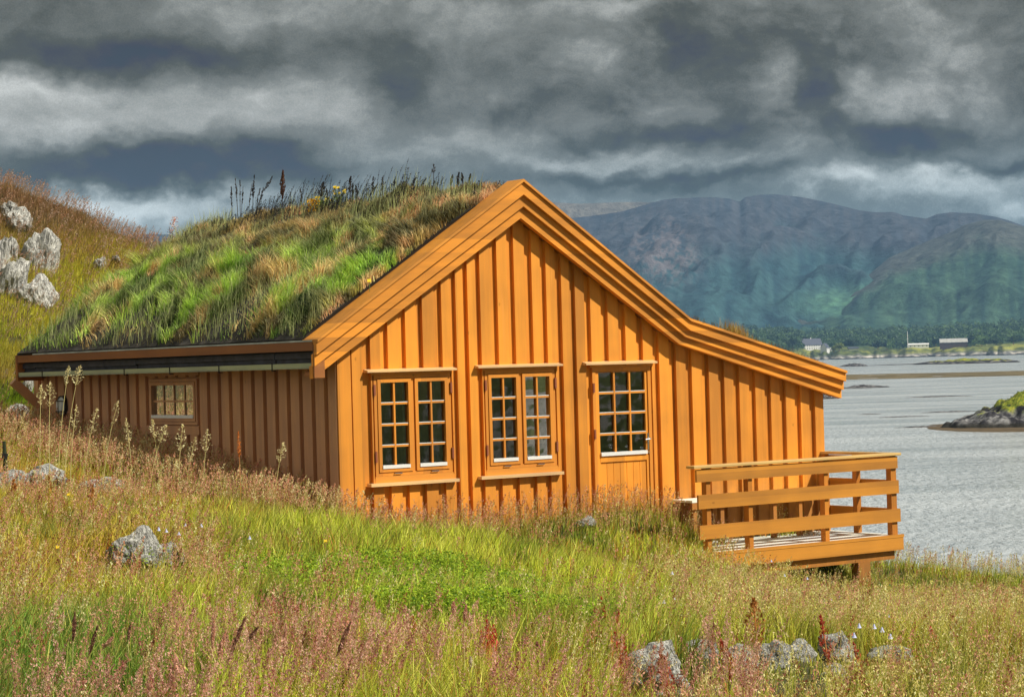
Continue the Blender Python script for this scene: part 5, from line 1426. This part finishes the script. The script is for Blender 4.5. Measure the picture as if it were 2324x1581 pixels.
# ridge of the sod roof
def ridge_point(px, ds=0.0):
    lo, hi = 0.0, TE
    for _ in range(40):
        m = (lo+hi)/2; x = proj(W(SRg+ds, m, ZRg+0.1))[0]
        if x < px: hi = m
        else: lo = m
    z = float(roof_top(SRg+ds)+sod_h(np.array([SRg+ds]), np.array([m]))[0]); return W(SRg+ds, m, z-0.03)
zx = lambda z: (850+z*0.49484)/1.7444
zy = lambda z: (620+z*0.49484)/1.7444
def ridge_stalk(bx_, tx_, ty_, label, cat='weed', dens=1.0, wid=0.016, col=(0.05, 0.045, 0.045), hfrac=0.5, mat=None, sz=0.02):
    p = ridge_point(zx(bx_), -0.1); tp = at(zx(tx_), zy(ty_), p.y); h = max(0.15, tp.z-p.z); l = (tp.x-p.x, 0.0)
    root = empty('weed_stalk', p); tag(root, label, cat, 'dry stalks standing on the roof ridge')
    pts = curve_pts(h, l); stalk_tube(pts, 0.006, 0.003).build('stalk', mat or M_stalk_dark, root)
    b = Vector(pts[-1])-Vector(pts[3]); f = hfrac/0.5
    base_ = Vector(pts[-1])-b*f
    head(root, 'seed_head', base_, b*f, 0, wid, int(46*dens*max(1, hfrac*2)), sz, col, up=0.8)
    return root
common = 'thin dark dried stalk standing on the roof ridge against the sky'
for (b_, t_, y_) in ((140,132,240),(185,165,182),(205,202,192),(215,228,235),(272,300,215),(330,362,258),(350,392,245),(700,685,252),(905,895,255),(1140,1130,228),(1262,1268,158),(1345,1342,172),
                     (1215,1300,225),(1430,1448,172),(1500,1520,200),(1570,1608,165),(1640,1690,175),(1880,1905,150),(1935,1955,128),(1985,1978,135),(2030,2046,140),(1100,1105,215)):
    ridge_stalk(b_, t_, y_, common, dens=random.uniform(0.5, 1.1), wid=random.uniform(0.012, 0.022))
ridge_stalk(305, 316, 150, 'tallest stalk of the left clump on the roof ridge with a dense dark head', dens=1.6, wid=0.024)
ridge_stalk(335, 462, 160, 'stalk leaning far right out of the left clump on the roof ridge', dens=1.0, wid=0.022, hfrac=0.35)
ridge_stalk(845, 866, 206, 'bushy dark stalk behind the yellow flowers on the roof ridge', dens=3.0, wid=0.06)
ridge_stalk(1080, 1085, 160, 'dark forked stalk right of the yellow flower plant on the ridge', dens=1.5, wid=0.03)
ridge_stalk(1750, 1754, 66, 'highest thin stalk near the gable with a small open head', dens=0.6, wid=0.03, hfrac=0.25)
r_ = ridge_stalk(543, 546, 112, 'tall brown dock spire standing alone on the roof ridge', cat='dock plant', dens=6.0, wid=0.040, col=(0.12, 0.05, 0.025), hfrac=0.62, sz=0.022)
r_.name = 'dock_plant'
M_yel = plain('yellow_petals', (0.85, 0.60, 0.02), 0.6)
def disc(mb, c, r, nrm, n=8, th=0.006):
    nrm = Vector(nrm).normalized(); a = nrm.orthogonal().normalized(); b = nrm.cross(a); k = len(mb.v); c = Vector(c)
    for z in (0, th):
        for i in range(n):
            g_ = 2*math.pi*i/n; rr = r*(1.0 if i % 2 == 0 else 0.62); mb.v.append(tuple(c+a*math.cos(g_)*rr+b*math.sin(g_)*rr+nrm*z))
    mb.f += [tuple(range(k, k+n)), tuple(range(k+2*n-1, k+n-1, -1))]
    for i in range(n): j = (i+1) % n; mb.f.append((k+i, k+j, k+n+j, k+n+i))
def flower_plant(p, h, spread, n, label, fr=0.03, leafcol=(0.10, 0.16, 0.03), leafn=90, leaf_h=0.7, group='yellow flowering plants', vs=0.35):
    root = empty('flowering_plant', p); tag(root, label, 'flowering plant', group)
    for i in range(n):
        x = random.uniform(-spread, spread); y = random.uniform(-spread*0.5, spread*0.5); z = h*random.uniform(1-vs, 1.0)
        pts = [(0, 0, 0), (x*0.2, y*0.2, z*0.4), (x*0.6, y*0.6, z*0.75), (x, y, z)]
        st = stalk_tube(pts, 0.006, 0.004).build('stem', M_stalk_green, root)
        q = MB(); disc(q, (x, y-0.004, z), fr*random.uniform(0.8, 1.2), (random.uniform(-.4, .4), -1.0, 0.9)); q.build('flower', M_yel, st)
    g = Veg(); P = np.stack([rng.normal(0, spread*0.45, leafn), rng.normal(0, spread*0.3, leafn), rng.random(leafn)*h*leaf_h], -1)
    leaves(g, P, rng.uniform(0.012, 0.03, leafn), np.tile(np.array(leafcol), (leafn, 1))*rng.uniform(0.6, 1.4, leafn)[:, None], 0.3)
    g.build('leaf', M_leaf, root)['kind'] = 'stuff'; return root
p = ridge_point(zx(985), -0.1); flower_plant(p, (zy(400)-zy(225))/FPX*p.y, 0.11, 11, 'yellow flowering plant standing tallest on the roof ridge', fr=0.026, leaf_h=0.5)
p = ridge_point(zx(860), -0.1); flower_plant(p, (zy(420)-zy(318))/FPX*p.y, 0.14, 9, 'low yellow flowering plant in front of the bushy dark stalk on the ridge', fr=0.026, leafn=160)
p = ridge_point(zx(785), -0.25); flower_plant(p, 0.24, 0.10, 3, 'golden yellow leafed bush left of the yellow flowers on the ridge', fr=0.014, leafcol=(0.80, 0.46, 0.03), leafn=240, leaf_h=1.0)
def on_roof(px, py):
    # point of the left roof slope seen at a pixel
    a0 = W(SE, 0, ZE+0.15); n_ = (W(SRg, 0, ZRg+0.15)-a0).cross(TD); return on_plane(px, py, a0, n_)
for (x, y, r, lab) in ((838,640,0.034,'single large yellow flower low on the sod near the rake'), (947,471,0.024,'leftmost of the four yellow flowers high on the sod'), (959,466,0.024,'upper of the four yellow flowers high on the sod'),
                       (960,475,0.020,'lower middle of the four yellow flowers high on the sod'), (971,480,0.022,'rightmost of the four yellow flowers high on the sod')):
    p = on_roof(x, y); root = empty('yellow_flower', p-Vector((0, 0, 0.14))); tag(root, lab, 'flower', 'yellow flowers on the sod')
    stalk_tube([(0, 0, 0), (0.005, 0, 0.07), (0, -0.005, 0.15)], 0.004, 0.003).build('stem', M_stalk_green, root)
    q = MB(); disc(q, (0, -0.01, 0.155), r, (0.1, -1, 0.7)); q.build('flower', M_yel, root)
# tall cream grasses in front of the side wall
t1x = lambda z: z/1.7215/1.7444
t1y = lambda z: (1250+z/1.7215)/1.7444
def tall_grass(tx, ty, bx, Y, label, K=60, wid=0.035, col=(0.85, 0.74, 0.42), L=0.22, mat=None, group='tall cream grasses in front of the side wall', sz=0.014, name='tall_grass', up=0.7, cat='grass'):
    tp = at(tx, ty, Y); X = at(bx, 1000, Y).x; z = float(gz(X, Y)[0])-0.02; h = tp.z-z
    root = empty(name, (X, Y, z)); tag(root, label, cat, group)
    pts = curve_pts(h, (tp.x-X, 0.0), 7, 1.8)
    stalk_tube(pts, 0.005, 0.003).build('stem', mat or M_stalk_straw, root)
    b = Vector(pts[-1])-Vector(pts[-2]); b = b.normalized()*L
    head(root, 'seed_head', Vector(pts[-1])-b*0.92, b, 0, wid, K, sz, col, up=up); return root
TG = [(470,350,390,'tall cream grass whose head reaches the gutter board, left of its twin'), (545,345,430,'tall cream grass whose head reaches the gutter board, right of its twin'), (805,585,690,'cream grass with a full head left of the side window'),
      (660,640,560,'grass with a thin head bending right beside the wall lamp'), (280,480,265,'upright grass in front of the corner post'), (340,460,330,'upright thin grass between the corner post and the wall lamp'), (520,620,470,'short grass head just below the wall lamp'),
      (860,705,900,'drooping cream grass left below the side window'), (1130,750,1000,'cream grass arching right under the side window sill'), (1040,715,1080,'cream grass leaning left under the side window'), (1245,750,1200,'bright upright cream grass below the window centre'),
      (1330,840,1250,'short cream grass bending right of the window centre'), (1415,785,1370,'thin dry grass right below the side window'), (1930,870,1850,'brown airy grass in front of the right half of the side wall')]
for i, (tx, ty, bx, lab) in enumerate(TG): tall_grass(t1x(tx), t1y(ty), t1x(bx), 25.3+random.uniform(-.6, .6), lab, K=random.randint(70, 120), wid=random.uniform(0.045, 0.09), up=0.5, L=random.uniform(0.2, 0.34))
tall_grass(t1x(1625), t1y(800), t1x(1630), 25.0, 'orange red sorrel standing above the grass before the side wall', K=120, wid=0.02, col=(0.75, 0.25, 0.05), L=0.3, mat=M_stalk_red, name='sorrel', group='red sorrel in the meadow', cat='sorrel')
# dark brown spikes leaning in the foreground
ax_ = lambda z: z/1.66/1.7444
ay_ = lambda z: (1900+z/1.66)/1.7444
bx2 = lambda z: (1300+z/1.66)/1.7444
by2 = lambda z: (1950+z/1.66)/1.7444
cx2 = lambda z: (2600+z*0.62565)/1.7444
cy2 = lambda z: (1950+z*0.62565)/1.7444
def spike(x0, y0, x1, y1, Y, col, label, K=300, wid=0.008):
    """a spike whose head runs from (x0, y0) low to (x1, y1) high"""
    a = at(x0, y0, Y); b = at(x1, y1, Y); d = b-a
    X = a.x-d.x*1.2; z = float(gz(X, Y)[0])-0.02
    root = empty('grass_spike', (X, Y, z)); tag(root, label, 'grass spike', 'leaning grass spikes in the foreground')
    A = a-Vector((X, Y, z)); B = b-Vector((X, Y, z))
    stalk_tube([(0, 0, 0), tuple(A*0.5-Vector((d.x*0.2, 0, 0))), tuple(A), tuple(B)], 0.0022, 0.0012).build('stem', M_stalk_straw, root)
    head(root, 'seed_head', A, d, 0, wid, K, 0.0075, col, shape=1.0, up=0.85); return root
DB = (0.34, 0.17, 0.12); LP = (0.80, 0.48, 0.36)
SP = [(ax_(480),ay_(1050),ax_(492),ay_(870),DB,'thin dark upright spike near the left edge of the foreground'), (ax_(580),ay_(1160),ax_(640),ay_(960),DB,'dark leaning spike above the left clump of pink grass'), (ax_(680),ay_(1100),ax_(740),ay_(1030),LP,'short pinkish spike over the left clump of pink grass'),
      (ax_(845),ay_(1040),ax_(862),ay_(945),DB,'short dark spike right of the left pink clump'), (ax_(940),ay_(1190),ax_(1030),ay_(1020),DB,'brown spike leaning far right, left of centre'), (ax_(1495),ay_(1190),ax_(1610),ay_(900),DB,'longest dark spike leaning right in the left foreground'),
      (ax_(1395),ay_(1110),ax_(1405),ay_(920),LP,'pale upright spike left of the longest dark spike'), (ax_(1435),ay_(1150),ax_(1485),ay_(990),LP,'pale leaning spike touching the longest dark spike'), (ax_(1620),ay_(1070),ax_(1690),ay_(970),DB,'small dark spike right of the longest one'),
      (ax_(1860),ay_(1190),ax_(1880),ay_(945),LP,'tall pink brown spike in the pair left of centre'), (ax_(1965),ay_(1290),ax_(2010),ay_(970),DB,'tall dark spike in the pair left of centre'), (ax_(2215),ay_(1150),ax_(2300),ay_(940),DB,'dark leaning spike at the lower edge of the green ground cover'),
      (ax_(2230),ay_(1420),ax_(2300),ay_(1200),DB,'dark spike rising from the bottom edge near the centre'), (bx2(60),by2(1060),bx2(145),by2(850),DB,'dark spike left of the red pink sorrel clump'), (bx2(70),by2(1300),bx2(150),by2(1090),DB,'purple brown spike low in the foreground left of centre'),
      (bx2(895),by2(840),bx2(905),by2(740),LP,'pale pink spike directly above the red pink sorrel clump'), (bx2(820),by2(790),bx2(822),by2(720),LP,'small pink spike left above the red pink sorrel clump'), (bx2(945),by2(1180),bx2(935),by2(1080),(0.85,0.75,0.6),'whitish spike under the red pink sorrel clump')]
for (x0, y0, x1, y1, c_, lab) in SP: spike(x0, y0, x1, y1, random.uniform(8.0, 9.2), c_, lab)
# red sorrel
SR = [(bx2(560),by2(830),bx2(556),12.0,'red sorrel left of the green ground cover',1.0), (bx2(1045),by2(860),bx2(1040),9.6,'tallest crimson sorrel of the pink clump at the bottom centre',1.6), (bx2(1085),by2(890),bx2(1050),9.5,'crimson sorrel on the right of the bottom centre clump',1.5), (bx2(1010),by2(930),bx2(1030),9.7,'crimson sorrel on the left of the bottom centre clump',1.3),
      (bx2(1905),by2(790),bx2(1850),11.5,'dark red sorrel leaning right above the largest boulder',1.3), (bx2(1885),by2(940),bx2(1880),9.8,'red sorrel just left of the largest boulder',1.5), (bx2(1935),by2(950),bx2(1890),9.9,'red sorrel touching the largest boulder',1.2), (bx2(1795),by2(700),bx2(1800),13,'slim red sorrel over the right end of the green ground cover',0.8),
      (bx2(2210),by2(1090),bx2(2215),9.0,'red sorrel in front of the largest boulder',1.3), (bx2(1478),by2(1255),bx2(1480),8.2,'small red sorrel at the bottom edge right of centre',1.0), (bx2(490),by2(1150),bx2(480),8.6,'orange red sorrel at the bottom left of centre',1.0),
      (cx2(410),cy2(950),cx2(415),10.6,'wide dark red sorrel in the boulder row',1.6), (cx2(440),cy2(985),cx2(430),10.5,'dark red sorrel right of the wide one',1.2), (cx2(1040),cy2(800),cx2(1045),11.5,'red sorrel left of the tallest rock',1.3), (cx2(1735),cy2(860),cx2(1760),10.4,'curved pink red sorrel right of the boulder row',1.2), (cx2(1770),cy2(1000),cx2(1770),10.2,'pink red sorrel below the curved one',1.5),
      (cx2(1250),cy2(965),cx2(1245),10.8,'red sorrel right of the tallest rock',1.2), (cx2(1095),cy2(1110),cx2(1090),9.2,'dark sorrel below the tallest rock',1.0), (cx2(615),cy2(690),cx2(600),11.0,'broad rusty dock head above the boulder row',2.4), (cx2(2200),cy2(880),cx2(2195),10.5,'rusty sorrel above the dark beam at the right edge',1.2),
      (cx2(20),cy2(1020),cx2(25),9.2,'red sorrel over the left half of the largest boulder',1.3), (cx2(1905),cy2(760),cx2(1900),12.5,'slim rusty sorrel below the deck post',0.9),
      (ax_(440),ay_(540),ax_(440),13.5,'red sorrel left below the cracked slab',1.0), (ax_(610),ay_(60),ax_(610),20,'orange sorrel below the low whitish rock',1.5), (ax_(670),ay_(190),ax_(660),19,'red sorrel right below the low whitish rock',1.4), (ax_(700),ay_(690),ax_(700),12.5,'red sorrel under the cracked slab',1.0), (ax_(320),ay_(0),ax_(310),21,'orange sorrel in front of the flat topped rock',1.8), (ax_(90),ay_(20),ax_(90),20,'brown sorrel at the far left of the meadow',1.6)]
for (x, y, bx, Y, lab, f) in SR:
    c_ = (0.52, 0.09, 0.05) if 'red' in lab or 'crimson' in lab else (0.50, 0.22, 0.06)
    if 'crimson' in lab or 'pink' in lab: c_ = (0.72, 0.12, 0.10)
    tall_grass(x, y, bx, Y, lab, K=int(130*f), wid=0.019*f*Y/9, col=c_, L=0.16*Y/10*min(1.4, f), mat=M_stalk_red, name='sorrel', group='red sorrel in the meadow', sz=0.0085*Y/8.5, up=0.6, cat='sorrel')
# harebells
M_bell = plain('pale_blue_petals', (0.55, 0.58, 0.88), 0.6)
bellq = MB(); cone(bellq, 0.013, 0.004, -0.024, 0.0, 8); cone(bellq, 0.018, 0.013, -0.032, -0.024, 8)
bell_proto = None
HB = [(cx2(a), cy2(b)) for a, b in ((97,500),(45,680),(108,655),(808,515),(725,425),(820,610),(952,535),(1155,650),(1055,680),(1100,665),(1315,685),(1375,690),(1412,670),(1268,725),(1443,730),(1410,757),(1465,770),(1280,830),(1400,825),(1425,855),(1478,897),(1248,890),(1375,835))]
HB += [(ax_(a), ay_(b)) for a, b in ((1043,313),(1093,323),(1175,343),(1218,285),(1322,290),(1188,403),(1640,370))]
for i, (x, y) in enumerate(HB):
    X_, Y_, Z_ = meet(x, y+0.28*FPX/17, 8, 30); bp_ = at(x, y, Y_); h = max(0.12, bp_.z-Z_)
    root = empty('harebell', (bp_.x, Y_, Z_)); tag(root, 'pale blue harebell nodding on a thin stem ' + ('in the meadow below the veranda' if x > 1400 else 'above the cracked slab in the left meadow'), 'harebell', 'harebells in the meadow below the veranda' if x > 1400 else 'harebells above the cracked slab')
    q = MB(); q.tube([(0, 0, 0), (0.01, 0, h*0.6), (0.008, 0, h+0.012), (0, 0, h+0.006)], 0.0018, 4); q.build('stem', M_stalk_green, root)
    if bell_proto is None: fl_ = bellq.build('flower', M_bell, root); bell_proto = fl_
    else: fl_ = bell_proto.copy(); C.objects.link(fl_); fl_.parent = root
    fl_.location = (0, 0, h+0.006); fl_.scale = (0.85,)*3
for (x, y, lab) in ((ax_(450), ay_(95), 'small yellow flower under the low whitish rock in the meadow'), (ax_(380), ay_(440), 'small yellow flower left of the cracked slab'), (ax_(2140), ay_(400), 'small yellow flower in the grass below the gable corner')):
    X_, Y_, Z_ = meet(x, y+70, 10, 28); bp_ = at(x, y, Y_); h = bp_.z-Z_
    root = empty('yellow_flower', (bp_.x, Y_, Z_)); tag(root, lab, 'flower', 'yellow flowers in the meadow')
    stalk_tube([(0, 0, 0), (0.01, 0, h*0.5), (0, 0, h)], 0.003, 0.002).build('stem', M_stalk_green, root)
    q = MB(); disc(q, (0, -0.004, h), 0.018, (0, -1, 0.8)); q.build('flower', M_yel, root)
# leafy green brown stalks beside the cracked slab
for (x, yt, yb, lab) in ((ax_(1170), ay_(480), ay_(800), 'olive leafy dock stalk right of the cracked slab'), (ax_(1245), ay_(560), ay_(800), 'shorter brown dock stalk beside the olive one')):
    X_, Y_, Z_ = meet(x, yb+10, 9, 26); Z_ -= 0.03; tp = at(x, yt, Y_); h = tp.z-Z_
    root = empty('dock_plant', (tp.x, Y_, Z_)); tag(root, lab, 'dock plant')
    stalk_tube([(0, 0, 0), (0.01, 0, h*0.5), (0, 0, h)], 0.008, 0.004).build('stalk', M_stalk_green, root)
    head(root, 'seed_head', (0, 0, h*0.12), (0.0, 0, h*0.9), 0, 0.05, 420, 0.014, (0.16, 0.17, 0.03) if 'olive' in lab else (0.20, 0.12, 0.05), up=0.5)
# weathered wood lying in the grass
def log_(x0, y0, x1, y1, hgt, mat, name, label, cat):
    A = meet(x0, y0, 7, 30); B = at(x1, y1, A[1]+0.15); A = Vector(A); d = B-A; L = d.length
    root = empty(name, A+Vector((0, 0, 0.02))); tag(root, label, cat); root.rotation_euler = d.to_track_quat('X', 'Z').to_euler()
    q = MB(); q.box(0, L, -0.04, 0.04, 0.0, hgt); q.build('board', mat, root, bevel=0.006)
    q = MB(); q.box(L*0.12, L*0.14, -0.055, 0.055, -0.02, hgt+0.01); q.build('batten', mat, root)
M_rustw = plain('rust_brown_wood', (0.20, 0.07, 0.03), 0.9, nz=0.6, nscale=9)
log_(2150, 1535, 2360, 1560, 0.11, M_rustw, 'old_beam', 'dark rusty beam lying in the grass at the right edge', 'beam')
log_(1975, 1545, 2085, 1540, 0.07, M_rustw, 'old_plank', 'brown plank half hidden in the grass right of the boulder row', 'plank')
# old stake
X_, Y_, Z_ = meet(30, 1105, 10, 30); root = empty('stake', (X_, Y_-0.4, Z_-0.1)); tag(root, 'dark mossy wooden stake at the left edge of the meadow', 'stake')
tp = at(30, 1000, Y_-0.4); q = MB(); q.tube([(0, 0, 0), (0.01, 0, (tp.z-Z_)*0.6), (0.0, 0, tp.z-Z_+0.1)], [0.03, 0.028, 0.02], 7); q.build('post', plain('mossy_wood', (0.03, 0.04, 0.015), 0.95, nz=0.5), root)
q = MB(); q.tube([(0, 0, tp.z-Z_-0.1), (0.012, 0, tp.z-Z_-0.04)], 0.034, 7); q.build('wire_wrap', M_iron, root)
# pink white shrub on the skyline left of the roof
X_, Y_ = (403-CX)/FPX*45.0, 45.0; Z_ = float(gz(X_, Y_)[0])
tpz = at(403, 492, Y_).z; root = empty('shrub', (X_, Y_, Z_)); tag(root, 'pinkish white seeding shrub on the skyline beside the sod roof', 'shrub')
hs = tpz-Z_
for i in range(5):
    x = random.uniform(-0.14, 0.14); stalk_tube([(0, 0, 0), (x*0.5, 0, hs*0.5), (x, 0, hs*random.uniform(0.75, 0.98))], 0.012, 0.006).build('branch', M_stalk_dark, root)
g = Veg(); K = 500; u = rng.random(K); P = np.stack([rng.normal(0, 0.13, K)*(1.15-u), rng.normal(0, 0.1, K), hs*(0.25+0.75*u)], -1)
leaves(g, P, rng.uniform(0.012, 0.03, K), mixc(V3(0.75, 0.62, 0.60), V3(0.45, 0.12, 0.08), (rng.random(K) < 0.35)*1.0), 0.3); g.build('foliage', M_leaf, root)
